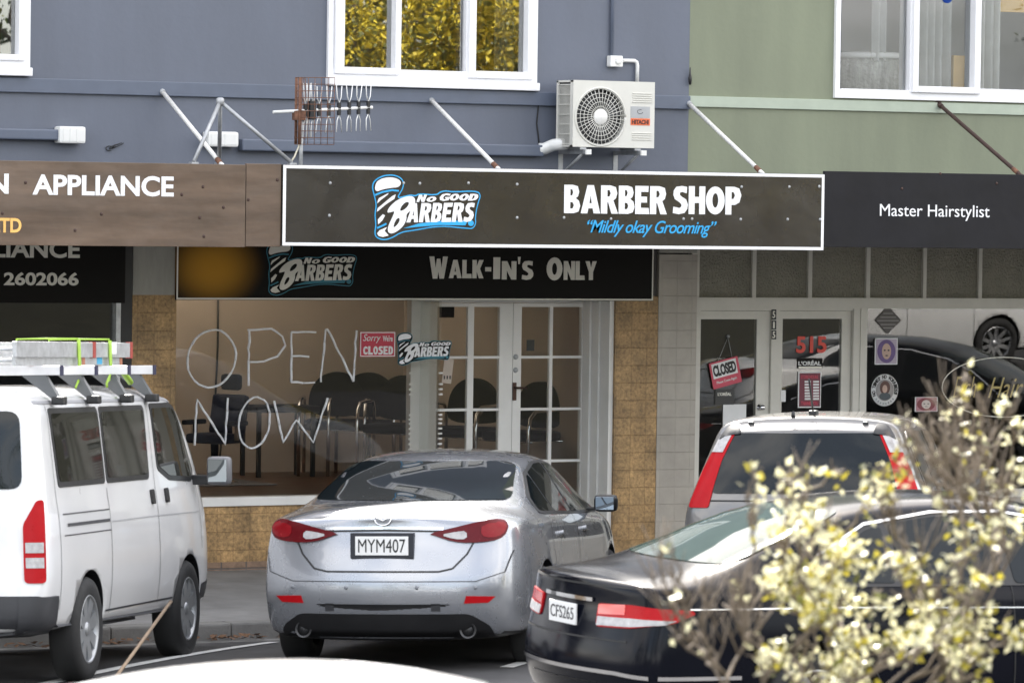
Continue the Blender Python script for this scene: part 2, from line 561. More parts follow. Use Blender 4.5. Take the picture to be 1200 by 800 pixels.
def room(x0, x1, y0, y1, z0, z1, name, mat, parent, floor=None, t=.08, roof_hole=None):
    mb = MB()
    mb.box(x0 - t, x0, y0, y1, z0, z1)
    mb.box(x1, x1 + t, y0, y1, z0, z1)
    mb.box(x0 - t, x1 + t, y1, y1 + t, z0, z1)
    if roof_hole:
        a, b, c, d = roof_hole
        mb.box(x0 - t, x1 + t, y0, c, z1, z1 + t)
        mb.box(x0 - t, x1 + t, d, y1 + t, z1, z1 + t)
        mb.box(x0 - t, a, c, d, z1, z1 + t)
        mb.box(b, x1 + t, c, d, z1, z1 + t)
    else:
        mb.box(x0 - t, x1 + t, y0, y1 + t, z1, z1 + t)
    o = mb.build(name, mat, parent)
    f = MB().box(x0 - t, x1 + t, y0, y1 + t, z0 - t, z0).build('floor', floor or mat, parent)
    return o, f

GL = {
 'B': [[(0,0),(0,1),(.55,1),(.84,.95),(.93,.76),(.86,.60),(.72,.53),(.92,.44),(1,.26),(.9,.06),(.6,0)], [(.38,.62),(.38,.85),(.5,.84),(.56,.74),(.5,.63)], [(.38,.16),(.38,.40),(.54,.38),(.61,.28),(.54,.17)]],
 'A': [[(0,0),(.34,1),(.66,1),(1,0),(.66,0),(.61,.18),(.39,.18),(.34,0)], [(.44,.36),(.50,.66),(.56,.36)]],
 'R': [[(0,0),(0,1),(.55,1),(.86,.94),(.94,.73),(.87,.55),(.72,.47),(1,0),(.62,0),(.42,.40),(.37,.40),(.37,0)], [(.37,.60),(.37,.84),(.5,.83),(.57,.72),(.5,.61)]],
 'E': [[(0,0),(0,1),(.93,1),(.91,.79),(.4,.79),(.4,.62),(.83,.62),(.83,.41),(.4,.41),(.4,.22),(.95,.22),(1,0)]],
 'S': [[(.93,.97),(.6,1),(.22,.97),(.05,.84),(.02,.68),(.12,.53),(.40,.43),(.56,.35),(.57,.27),(.44,.21),(.03,.26),(0,.03),(.4,-.01),(.78,.04),(.96,.18),(1,.34),(.88,.52),(.6,.61),(.45,.68),(.46,.76),(.6,.79),(.91,.74)]],
 'H': [[(0,0),(0,1),(.36,1),(.36,.62),(.64,.62),(.64,1),(1,1),(1,0),(.64,0),(.64,.4),(.36,.4),(.36,0)]],
 'O': [[(.5+.5*math.cos(t*.2618), .5+.5*math.sin(t*.2618)) for t in range(24)], [(.5+.16*math.cos(t*.2618), .5+.26*math.sin(t*.2618)) for t in range(24)]],
 'P': [[(0,0),(0,1),(.55,1),(.86,.94),(1,.7),(.88,.44),(.6,.35),(.38,.35),(.38,0)], [(.38,.55),(.38,.82),(.52,.80),(.6,.69),(.52,.57)]],
 'W': [[(0,1),(.2,0),(.44,0),(.5,.34),(.56,0),(.8,0),(1,1),(.74,1),(.66,.48),(.59,.9),(.41,.9),(.34,.48),(.26,1)]],
 'L': [[(0,0),(0,1),(.44,1),(.44,.24),(.96,.24),(1,0)]],
 'K': [[(0,0),(0,1),(.38,1),(.38,.64),(.60,1),(1,1),(.68,.52),(1,0),(.6,0),(.38,.38),(.38,0)]],
 'I': [[(0,0),(0,1),(1,1),(1,0)]], '-': [[(0,0),(0,1),(1,1),(1,0)]], "'": [[(.2,0),(0,1),(1,1),(.7,0)]],
 'N': [[(0,0),(0,1),(.36,1),(.66,.5),(.66,1),(1,1),(1,0),(.66,0),(.34,.5),(.34,0)]],
 'Y': [[(0,1),(.37,1),(.5,.65),(.63,1),(1,1),(.68,.42),(.68,0),(.32,0),(.32,.42)]],
 'G': [[(.95,.92),(.55,1),(.14,.87),(0,.5),(.14,.13),(.5,0),(.98,.1),(1,.53),(.55,.53),(.55,.36),(.68,.35),(.66,.24),(.52,.21),(.37,.35),(.37,.65),(.52,.79),(.9,.69)]],
 'D': [[(0,0),(0,1),(.5,1),(.88,.86),(1,.5),(.88,.14),(.5,0)], [(.36,.22),(.36,.78),(.5,.77),(.62,.5),(.5,.23)]],
 'C': [[(.97,.9),(.55,1),(.14,.87),(0,.5),(.14,.13),(.55,0),(.97,.1),(.95,.35),(.62,.23),(.38,.35),(.38,.65),(.62,.77),(.95,.65)]],
}
def poly_mesh(splines, depth=.01):
    cu = bpy.data.curves.new('t', 'CURVE')
    cu.dimensions = '2D'
    cu.fill_mode = 'BOTH'
    cu.extrude = depth
    for pts in splines:
        sp = cu.splines.new('POLY')
        sp.points.add(len(pts) - 1)
        for q, (x, y) in zip(sp.points, pts): q.co = (x, y, 0, 1)
        sp.use_cyclic_u = True
    ob = bpy.data.objects.new('t', cu)
    COL.objects.link(ob)
    bpy.context.view_layer.update()
    me = bpy.data.meshes.new_from_object(ob.evaluated_get(bpy.context.evaluated_depsgraph_get()))
    bpy.data.objects.remove(ob)
    bpy.data.curves.remove(cu)
    me.materials.clear()
    return me
def chunk(word, px0, py0, px1, py1, Y, mat, parent, ws=None, gap=.06, shear=0., th=.003, rise=0.):
    """heavy display capitals, one mesh per word"""
    ws = ws or [1] * len(word)
    tot = sum(ws) + gap * (len(word) - 1)
    x = 0
    out = []
    for ch, w in zip(word, ws):
        for sp in GL[ch]:
            out.append([(x + a * w + shear * b, b + rise * (x + a * w)) for a, b in sp])
        x += w + gap
    a, b = P(px0, (py0 + py1) / 2, Y), P(px1, (py0 + py1) / 2, Y)
    t, u = P((px0 + px1) / 2, py0, Y), P((px0 + px1) / 2, py1, Y)
    me = fit_text(poly_mesh(out), a.x, b.x, u.z, t.z, Y, 0, th)
    me.materials.append(mat)
    return link('lettering', me, parent)
# ------------------------------------------------------------------ ground
def ground_sheet():
    mb = MB()
    ys = [-3.4 - .4 * i for i in range(15)] + [-12, -16, -22, -30, -50, -90, -160, -320]
    xs = [-320, -90, -40] + [-26 + 2 * i for i in range(34)] + [60, 110, 320]
    g = [[mb.bm.verts.new((x, y, road_z(y))) for x in xs] for y in ys]
    for i in range(len(ys) - 1):
        for j in range(len(xs) - 1):
            mb.bm.faces.new((g[i][j], g[i][j + 1], g[i + 1][j + 1], g[i + 1][j]))
    struct(mb.build('road', asphalt))
    fp = MB()
    for x0 in (-90, -30, -4.5, 21):
        x1 = {-90: -30, -30: -4.5, -4.5: 21, 21: 90}[x0]
        fp.quad([(x0, 12, 0), (x0, -3.22, road_z(-3.22)), (x1, -3.22, road_z(-3.22)), (x1, 12, 0)])
    fp2 = MB()
    fp2.quad([(-90, .4, 0), (-90, -3.24, -.115), (90, -3.24, -.115), (90, .4, 0)])
    struct(fp2.build('footpath', footpath_m))
    kb = MB()
    x = -30.0
    while x < 30:
        kb.box(x, x + .985, -3.40, -3.235, -.4, -.112 + random.uniform(-.004, .004), .018)
        x += .99
    struct(kb.build('kerb', kerb_m))
    gu = MB()
    gu.quad([(-90, -3.4, -.244), (-90, -3.72, -.226), (90, -3.72, -.226), (90, -3.4, -.244)])
    struct(gu.build('gutter_channel', kerb_m))
    # far ground under everything
    fg = MB()
    fg.quad([(-900, 900, -.6), (-900, -900, -.6), (900, -900, -.6), (900, 900, -.6)])
    struct(fg.build('ground', asphalt))
    # 45 degree parking lines
    ln = MB()
    def line(x0, y0, L, w=.1):
        d = Vector((-math.sin(R(44)), -math.cos(R(44)), 0))
        n = Vector((d.y, -d.x, 0)) * w / 2
        k = 12
        for i in range(k):
            a = Vector((x0, y0, 0)) + d * (L * i / k)
            b = Vector((x0, y0, 0)) + d * (L * (i + 1) / k)
            q = []
            for v in (a - n, b - n, b + n, a + n):
                q.append((v.x, v.y, road_z(v.y) + .006))
            ln.quad(q)
    e = None
    for py_y in range(-60, -30):
        pass
    # the line seen between the van and the silver sedan
    best = min((abs((PXY((X, -4.1, road_z(-4.1)))[0] - 318)), X) for X in [-6 + .05 * i for i in range(80)])
    for k in range(-3, 4):
        line(best[1] + 3.45 * k, -4.1, 5.0)
    struct(ln.build('parking_line_marking', road_white))
    # dry leaves swept into the gutter
    lf = MB()
    for i in range(900):
        x = random.uniform(-9, 6)
        y = -3.42 - abs(random.gauss(0, .16))
        c = Vector((x, y, road_z(min(y, -3.41)) + .02 + random.random() * .03))
        a = random.uniform(0, 6.28)
        s = random.uniform(.02, .05)
        u = Vector((math.cos(a), math.sin(a), random.uniform(-.4, .4))) * s
        v = Vector((-math.sin(a), math.cos(a), random.uniform(-.4, .4))) * s * .6
        lf.quad([c - u, c - v, c + u, c + v])
    o = lf.build('leaf_litter', tree_dead)
    tag(o, 'dry brown leaves gathered in the gutter along the kerb', 'leaves', kind='stuff')
def PXY(p):
    v = Vector(p) - CAM
    d = v.dot(FWD)
    return 600 + FPX * v.dot(RGT) / d, 400 - FPX * v.dot(UPV) / d
ground_sheet()

# ------------------------------------------------------------------ blue building
ZT = 7.3
XB = 1.735                      # party line between the blue and the green building (upper wall)
blue = empty('shop_building', (-6, 0, 0))
tag(blue, 'two storey blue grey building with the open now barber shopfront at street level', 'building')
green = empty('shop_building', (6, 0, 0))
tag(green, 'two storey sage green building with frosted transoms above its hair salon front', 'building')

def window(bld, x0, x1, z0, z1, panes, sill=.07, ysh=0.0, outer=.05, glassm=None):
    """white window; panes = (x0, x1, glass bottom z, sash or None) ; frame x0..x1, z0..z1"""
    y = -.035 + ysh
    fr = MB()
    fr.box(x0, x0 + outer, y, .14, z0, z1)
    fr.box(x1 - outer, x1, y, .14, z0, z1)
    fr.box(x0 + outer, x1 - outer, y, .14, z0, z0 + outer + .03)
    fr.box(x0 + outer, x1 - outer, y, .14, z1 - outer, z1)
    for i in range(len(panes) - 1):
        xm = (panes[i][1] + panes[i + 1][0]) / 2
        fr.box(xm - .025, xm + .025, y + .004, .14, z0 + outer + .03, z1 - outer)
    f = fr.build('window', white_frame, bld)
    if sill:
        MB().box(x0 - .006, x1 + .006, y - .045, .05, z0 - sill, z0 - .002, .008).build('sill', white_frame, f)
    for (a, b, zb, sash) in panes:
        if sash:
            sx0, sx1, sz = sash
            s = MB()
            ys0 = y - .03
            s.box(sx0, a, ys0, .06, sz, z1 - .06, .006)
            s.box(b, sx1, ys0, .06, sz, z1 - .06, .006)
            s.box(a, b, ys0 + .002, .06, sz, zb, .006)
            s.box(a, b, ys0 + .002, .06, z1 - .13, z1 - .061)
            s.build('sash', white_frame, f)
        else:
            s = MB()
            s.box(a - .03, b + .03, y + .01, .10, z0 + .02, zb)
            s.build('glazing_bead', white_frame, f)
        MB().box(a - .01, b + .01, .02, .026, zb - .01, z1 - .05).build('pane', glassm or upper_glass, f)
    return f

def cx(px, py=60): return FX(px, py)
# centre window
wz0 = FZ(505, 94)
c_in = (FX(382.6, 60), FX(627.6, 60))
bw = MB()
lw = (FX(-120, 60), FX(33.5, 60))
lz0 = FZ(15, 79)
wall_holes(bw, -15, XB, 2.95, ZT, 0, .22, [(c_in[0] + .01, c_in[1] - .01, wz0 - .02, 5.6), (lw[0], lw[1] - .01, lz0 - .02, 5.6)])
bwo = bw.build('upper_wall', blue_wall, blue)
window(blue, c_in[0], c_in[1], wz0, 5.62, [
    (cx(400), cx(459.5), FZ(430, 79.5), (cx(389.3), cx(465), FZ(430, 87.5))),
    (cx(470.6), cx(540), FZ(505, 86.2), None),
    (cx(554), cx(614.5), FZ(585, 84.2), (cx(545.8), cx(621.5), FZ(585, 92.8)))])
window(blue, lw[0], lw[1], lz0, 5.62, [
    (cx(-100), cx(-30), FZ(10, 66), None),
    (cx(-14), cx(18.5), FZ(10, 64), (cx(-22), cx(26), FZ(10, 71)))])
# ledge band across the blue wall (stops at the green wall)
MB().box(-15, XB - .001, -.035, 0, FZ(300, 115.5), FZ(300, 99), .006).build('ledge', blue_trim, blue)
room(-2.4, .8, .22, 3.0, 3.7, 5.9, 'upstairs_room', room_grey, blue)
room(-9, -3.9, .22, 3.0, 3.7, 5.9, 'upstairs_room', room_m, blue)
# blocking masses: roof, back, ends
sh = MB()
sh.box(-15, XB - .002, .22, 3.2, ZT - .25, ZT)
sh.box(-15, XB - .002, 3.1, 3.2, 2.95, ZT - .25)
sh.box(-15, -14.8, .22, 3.1, 2.95, ZT - .25)
sh.build('roof', concrete, blue)
# curtain in the right hand pane of the centre window, curtain in the left window
def curtain(bld, x0, x1, y, z0, z1, folds, depth, mat=None):
    mb = MB()
    n = folds * 8
    rows = []
    for zz in (z0, (z0 + z1) / 2, z1):
        rows.append([mb.bm.verts.new((x0 + (x1 - x0) * i / n, y + depth * math.sin(i / 8 * 2 * math.pi) * (1 + .3 * math.sin(i)), zz)) for i in range(n + 1)])
    for r in range(2):
        for i in range(n):
            mb.bm.faces.new((rows[r][i], rows[r][i + 1], rows[r + 1][i + 1], rows[r + 1][i]))
    return mb.build('curtain', mat or curtain_m, bld, smooth=True)
curtain(blue, FX(583, 60, .2), FX(640, 60, .2), .26, 3.9, 5.6, 5, .03)
curtain(blue, FX(5, 60, .2), FX(40, 60, .2), .26, 3.9, 5.6, 4, .03)

# ---- street level, blue building
colx0, colx1 = FX(153, 400), FX(204.5, 400)
tz = FZ(180, 345.5)
MB().box(colx0, colx1, -.03, .3, 0, tz).build('tiled_pier', brown_tile, blue)
MB().box(colx0 + .004, colx1 - .004, -.026, .3, tz, 2.95).build('pier_head', concrete, blue)
rx0 = FX(517, 440)                       # corner of the glass at the door recess
rx1 = FX(715, 440)                       # right reveal of the recess
px1 = FX(768, 440)
SILT, SILB = FZ(270, 582), FZ(270, 592.5)
# stall riser under the big window
MB().box(colx1, rx0, -.02, .10, .055, SILB).build('stall_riser', brown_tile, blue)
MB().box(colx1, rx0, -.03, .10, -.02, .055).build('plinth', base_tile, blue)
wf = MB().box(colx1, rx0 + .02, -.05, .12, SILB, SILT, .006).build('shop_window', white_paint, blue)
WT = FZ(450, 353)
tilt = .010
g = MB()
x0_, x1_ = colx1 + .004, rx0
b_ = bmesh.new()
for (yy) in (.03, .036):
    pass
b_.free()
g.box(x0_, x1_, .03, .036, SILT, WT + .05)
for v in g.bm.verts: v.co.y -= (v.co.z - SILT) * tilt
g.build('pane', barber_glass, wf)
# pane returning along the recess
MB().box(rx0 - .007, rx0 - .001, .045, .40, SILT, WT).build('return_pane', clear_glass, wf)
MB().box(rx0 - .06, rx0 - .002, .10, .42, -.02, SILT - .002).build('return_riser', brown_tile, wf)
# header over window and door
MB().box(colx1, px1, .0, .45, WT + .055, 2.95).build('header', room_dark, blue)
# recess: right reveal, steps, doors
DY = .40
FLZ = .30
def dx(px, py=440): return FX(px, py, DY)
rev = MB()
rev.box(rx1 - .012, rx1 + .03, .0, .16, 0, WT + .05)
rev.box(rx1 - .03, rx1 + .03, .162, .28, 0, WT + .05)
rev.box(rx1 - .05, rx1 + .03, .282, .47, 0, WT + .05)
rev.build('door_reveal', white_paint, blue)
MB().box(rx1 + .03, px1, -.03, .45, 0, WT + .05).build('tiled_pier', brown_tile, blue)
MB().box(rx0 - .4, rx1 - .05, .0, .46, -.02, FLZ - .02).build('door_step', concrete, blue)
dtop = FZ(600, 356, DY) + .01
MB().box(dx(480), rx1 - .05, DY - .02, DY + .06, dtop, WT + .05).build('door_head', white_paint, blue)
MB().box(dx(480), dx(496), DY - .02, DY + .06, FLZ - .02, dtop).build('door_post', white_paint, blue)
rows = [(359.5, 417), (420, 478), (481, 539), (542, 599)]
def french_leaf(xl, xr, cols, handle=None):
    y0, y1 = DY, DY + .045
    lf = MB()
    zt, zb = dtop - .004, FLZ
    lf.box(xl, cols[0][0], y0, y1, zb, zt)
    lf.box(cols[-1][1], xr, y0, y1, zb, zt)
    a, b = cols[0][0], cols[-1][1]
    lf.box(a, b, y0, y1, FZ(600, rows[0][0], DY), zt)
    lf.box(a, b, y0, y1, zb, FZ(600, rows[-1][1], DY))
    for i in range(len(cols) - 1):
        lf.box(cols[i][1], cols[i + 1][0], y0 + .004, y1 - .004, FZ(600, rows[-1][1], DY), FZ(600, rows[0][0], DY))
    for i in range(len(rows) - 1):
        for c in cols:
            lf.box(c[0], c[1], y0 + .006, y1 - .006, FZ(600, rows[i + 1][0], DY), FZ(600, rows[i][1], DY))
    d = lf.build('door', white_paint, blue)
    MB().box(a, b, y0 + .02, y0 + .026, FZ(600, rows[-1][1], DY), FZ(600, rows[0][0], DY)).build('glazing', clear_glass, d)
    return d
french_leaf(dx(496.5), dx(600.2), [(dx(511.7), dx(548)), (dx(555), dx(585))])
dr = french_leaf(dx(600.8), rx1 - .052, [(dx(610.5), dx(644)), (dx(647.5), dx(681.5))])
hd = MB()
hx = dx(602.8)
hd.box(hx - .018, hx + .018, DY - .012, DY, FZ(603, 469, DY), FZ(603, 448, DY), .004)
hz = FZ(603, 454, DY)
hd.tube([(hx, DY - .01, hz), (hx, DY - .05, hz), (hx + .03, DY - .055, hz), (hx + .10, DY - .055, hz - .004)], .009)
hd.build('handle', brass_dark, dr)
for py in (418, 433.5):
    MB().lathe([(0, DY - .012), (.02, DY - .012), (.024, DY - .002), (.024, DY)], (dx(604), 0, FZ(603, py, DY)), 'y', 16).build('deadlock', galv, dr)
# interior of the barber shop
room(-3.2, 1.36, .46, 4.6, .50, 2.9, 'shop_room', room_m, blue, floor_m, roof_hole=(-2.6, .9, 3.3, 4.4))
MB().box(-2.62, .92, 3.28, 4.42, 2.982, 2.99).build('added_fill_skylight', M('added_frosted_light_panel', (.72, .67, .60), .5, trans=1.0), blue)  # translucent ceiling panel added to fill the room with daylight
MB().box(-3.19, rx0 - .06, .1, .46, .40, .498).build('window_bed', floor_m, blue)
# left shop
l1 = FX(140, 380)
mb = MB()
mb.box(-15, colx0, -.02, .12, -.02, .62)
mb.build('stall_riser', brown_tile, blue)
lfz = FZ(70, 354)
lf_ = MB()
lf_.box(l1, colx0 - .002, -.03, .12, .62, 2.95)
lf_.box(-15, l1, -.03, .1, lfz, lfz + .05)
lf_.box(-15, l1, -.04, .12, .6, .66)
lo = lf_.build('shop_window', black_pl, blue)
MB().box(FX(134.5, 380), l1 - .001, -.028, .06, .66, lfz).build('window_strip', alum, lo)
MB().box(-15, l1, .03, .036, .66, lfz).build('pane', shop_glass, lo)
MB().box(-15, colx0, .0, .1, lfz + .05, 2.95).build('header', room_dark, blue)
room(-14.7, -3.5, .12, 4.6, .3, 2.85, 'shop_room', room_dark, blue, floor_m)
# awning roof hung over the footpath
MB().box(-15, 1.48, -2.96, -.005, 2.97, 3.12).build('awning', dark_pl, blue)

# ------------------------------------------------------------------ green building
gw = MB()
g0, g1 = FX(977, 60), FX(1300, 60)
gz0 = FZ(1080, 117)
wall_holes(gw, XB + .001, 16, 2.95, ZT, 0, .22, [(g0 + .01, g1 - .01, gz0, 5.6)])
gw.build('upper_wall', green_wall, green)
MB().box(XB + .002, 16, -.022, 0, FZ(900, 127.5), FZ(900, 115), .004).build('ledge', green_trim, green)
window(green, g0, g1, FZ(1080, 117.5), 5.62, [
    (cx(988.5), cx(1061), FZ(1025, 105), None),
    (cx(1072.5), cx(1138), FZ(1105, 102), (cx(1066), cx(1145), FZ(1105, 109.5))),
    (cx(1149.5), cx(1230), FZ(1180, 105), None)], sill=0, glassm=net_glass)
room(2.6, 7.5, .22, 2.2, 3.6, 5.9, 'upstairs_room', room_grey, green)
curtain(green, FX(1070, 60, .3), FX(1116, 60, .3), .36, 3.8, 5.6, 5, .06)
curtain(green, FX(1146, 60, .3), FX(1174, 60, .3), .36, 3.8, 5.6, 3, .06)
curtain(green, FX(1026, 60, .3), FX(1042, 60, .3), .36, 4.4, 5.6, 2, .03)
sh = MB()
sh.box(XB + .002, 16, .22, 9, ZT - .25, ZT)
sh.box(XB + .002, 16, 8.8, 9, 0, ZT - .25)
sh.box(15.8, 16, .22, 8.8, 0, ZT - .25)
sh.build('roof', concrete, green)
pg0, pg1 = FX(769.5, 440), FX(813, 440)
MB().box(px1 + .002, pg1, -.035, .3, 0, FZ(790, 298)).build('tiled_pier', grey_tile, green)
MB().box(px1 + .004, pg1 - .002, -.03, .3, FZ(790, 298) + .012, 2.95).build('pier_head', concrete, green)
GY = .06
def gx(px, py=440): return FX(px, py, GY)
def gz(py, px=1000): return FZ(px, py, GY)
# transom frame
tzb, tzt = gz(349), 2.93
tf = MB()
tb = [(818, 880), (884.5, 945.5), (950, 1013.5), (1018, 1080), (1084, 1145), (1149, 1211), (1216, 1280)]
tf.box(pg1, gx(1600), GY - .02, GY + .08, gz(361.5), tzb)
for i in range(len(tb) - 1):
    tf.box(gx(tb[i][1]), gx(tb[i + 1][0]), GY, GY + .06, tzb, tzt)
tf.box(pg1, gx(818), GY, GY + .06, tzb, tzt)
tfo = tf.build('transom_window', cream_paint, green)
for a, b in tb:
    MB().box(gx(a), gx(b), GY + .03, GY + .036, tzb, tzt).build('frosted_pane', frost, tfo)
MB().box(pg1, gx(1600), GY, .3, tzt, 2.96).build('header', room_dark, green)
MB().box(gx(1280), 15.8, -.02, .2, 0, tzt).build('side_wall', grey_tile, green)
# door frame: outer posts, mullion with the number tiles, head
dfz = gz(364)
df = MB()
df.box(pg1, gx(819), GY - .02, GY + .09, -.02, dfz + .02)
df.box(gx(902.5), gx(912), GY - .015, GY + .09, -.02, dfz)
df.box(gx(997.5), gx(1013.5), GY - .03, GY + .09, -.02, dfz + .02)
df.box(gx(1005), gx(1008), GY - .04, GY - .028, -.02, dfz + .02)
df.box(pg1, gx(997.5), GY - .012, GY + .09, dfz, gz(361.5))
df.build('door_frame', cream_paint, green)
def glazed_door(xl, xr, a, b, top, knob):
    d = MB()
    y0, y1 = GY + .01, GY + .055
    zt, zb, gb = dfz - .004, .02, .30
    d.box(xl, a, y0, y1, zb, zt)
    d.box(b, xr, y0, y1, zb, zt)
    d.box(a, b, y0, y1, top, zt)
    d.box(a, b, y0, y1, zb, gb)
    do = d.build('door', cream_paint, green)
    MB().box(a, b, y0 + .015, y0 + .021, gb, top).build('glazing', shop_glass, do)
    if knob:
        MB().lathe([(0, y0 - .06), (.02, y0 - .06), (.027, y0 - .045), (.02, y0 - .03), (.01, y0 - .02), (.01, y0 - .006), (.03, y0 - .004), (.03, y0)], (knob[0], 0, knob[1]), 'y', 18).build('handle', chrome, do)
    return do
glazed_door(gx(819.5), gx(902), gx(820.5), gx(887), gz(374), (gx(891.5), gz(476)))
gd2 = glazed_door(gx(912.5), gx(997), gx(917), gx(986.5), gz(373.5), None)
# shop window right of the doors
gsw = MB()
gsw.box(gx(1013.8), gx(1280), GY - .03, GY + .09, .45, .52)
gsw.box(gx(1274), gx(1280), GY - .02, GY + .08, .52, gz(361.5))
gso = gsw.build('shop_window', cream_paint, green)
MB().box(gx(1013.8), gx(1280), -.0, .2, -.02, .45).build('stall_riser', grey_tile, green)
g = MB()
zz0, zz1 = .52, gz(361.5)
g.box(gx(1013.8), gx(1274), GY + .03, GY + .036, zz0, zz1)
for v in g.bm.verts: v.co.y -= (v.co.z - (zz0 + zz1) / 2) * .030
g.build('pane', shop_glass, gso)
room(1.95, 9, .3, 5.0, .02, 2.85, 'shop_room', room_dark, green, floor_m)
MB().box(1.482, 16, -2.96, -.005, 2.99, 3.14).build('awning', dark_pl, green)
# ------------------------------------------------------------------ fascia boards and signs
FY = -3.0
def board(name, x0, x1, z0, z1, Y, th, mat, label, cat='sign', bev=.003, nx=1, dent=0.):
    mb = MB().box(x0, x1, Y, Y + th, z0, z1, bev)
    o = mb.build(name, mat)
    return tag(o, label, cat)
def screws(parent, pts, Y, mat=galv):
    first = None
    for (px, py) in pts:
        p = P(px, py, Y)
        if first is None:
            me = MB().lathe([(0, -.006), (.010, -.004), (.013, 0)], (0, 0, 0), 'y', 8).build('screw', mat, None)
            me.parent = parent
            first = me
            o = me
        else:
            o = first.copy()
            COL.objects.link(o)
            o.parent = parent
        o.location = Vector((p.x, Y, p.z)) - ORG.get(parent.name, Vector())
def zf(px, py): return FZ(px, py, FY)
def xf(px, py=245): return FX(px, py, FY)
A = board('sign_board', -10.5, xf(287.5), zf(140, 288.5), zf(140, 190.5), FY, .03, sign_brown,
          'weathered brown fascia board lettered appliance in white with orange letters below')
text_on('APPLIANCE', 38, 205.5, 203.5, 229.5, FY - .001, sign_white, A, bold=.028)
text_on('N', -14, 203.5, 10, 227, FY - .001, sign_white, A, bold=.028)
text_on('LTD', -9, 255.5, 25, 272.5, FY - .001, sign_yellow, A, bold=.028)
screws(A, [(3, 250), (119, 251), (238, 219), (234, 255), (88, 270), (213, 228), (262, 243), (239, 277), (30, 214)], FY - .001, dark_rod)
B = board('fascia_panel', xf(288.5), xf(329.5), zf(310, 289), zf(310, 192), FY + .004, .03, sign_brown,
          'narrow blank brown panel with dents between the appliance board and the barber sign', 'panel')
screws(B, [(291, 234), (325, 211)], FY + .003, dark_rod)
Cx0, Cx1, Cz0, Cz1 = xf(330), xf(965), zf(650, 291), zf(650, 198.5)
Cs = board('shop_sign', Cx0, Cx1, Cz0, Cz1, FY - .012, .035, sign_dark,
           'long dark brown barber shop fascia sign with white border and blue logo')
bd = MB()
t = .028
yb = FY - .012
for (a, b, c, d) in ((Cx0 + .004, Cx1 - .004, Cz1 - t, Cz1 - .004), (Cx0 + .004, Cx1 - .004, Cz0 + .004, Cz0 + t), (Cx0 + .004, Cx0 + t, Cz0 + t, Cz1 - t), (Cx1 - t, Cx1 - .004, Cz0 + t, Cz1 - t)):
    bd.box(a, b, yb - .003, yb, c, d)
bd.build('border', sign_white, Cs)
YS = yb - .001
# chunky display lettering drawn letter by letter: each letter is a list of closed outlines on a unit box (outer, then counters cut with a slit)
def letters(word, px0, py0, px1, py1, Y, mat, parent, gap=.06, bold=.05, widths=None):
    n = len(word)
    ws = widths or [1] * n
    tot = sum(ws)
    x = px0
    for ch, w in zip(word, ws):
        wd = (px1 - px0) * w / tot
        if ch != ' ':
            text_on(ch, x + wd * gap / 2, py0, x + wd * (1 - gap / 2), py1, Y, mat, parent, bold=bold)
        x += wd
chunk('BARBER', 661, 217.5, 781.5, 250.5, YS, sign_white, Cs, [1, 1.22, 1.08, 1, .9, 1.08], .04)
chunk('SHOP', 788.5, 218.5, 868.5, 251.5, YS, sign_white, Cs, [.95, 1.05, 1.2, 1.02], .05)
text_on('\u201cMildly okay Grooming\u201d', 688, 258.5, 839.5, 278, YS, sign_blue, Cs, bold=.006, shear=.38, space=.92)
scr = [(387, 214.5), (473, 214.5), (492, 215), (549, 214.5), (606, 216), (386, 252.5), (606, 255), (661, 255), (716, 256.5), (801, 256.5), (811, 256.5), (868, 257), (869, 219), (925, 219), (923, 257), (960, 218.5), (961, 257)]
screws(Cs, scr, YS)
D = board('shop_sign', xf(966), 12.0, zf(1080, 290.5), zf(1080, 202.5), FY + .002, .03, sign_black,
          'plain black fascia sign lettered master hairstylist beside the barber sign')
text_on('Master Hairstylist', 1031, 240, 1159.5, 258.5, FY, sign_white, D, bold=.0)
screws(D, [(1057, 221), (1168, 215), (1102, 203.5)], FY + .001, dark_rod)

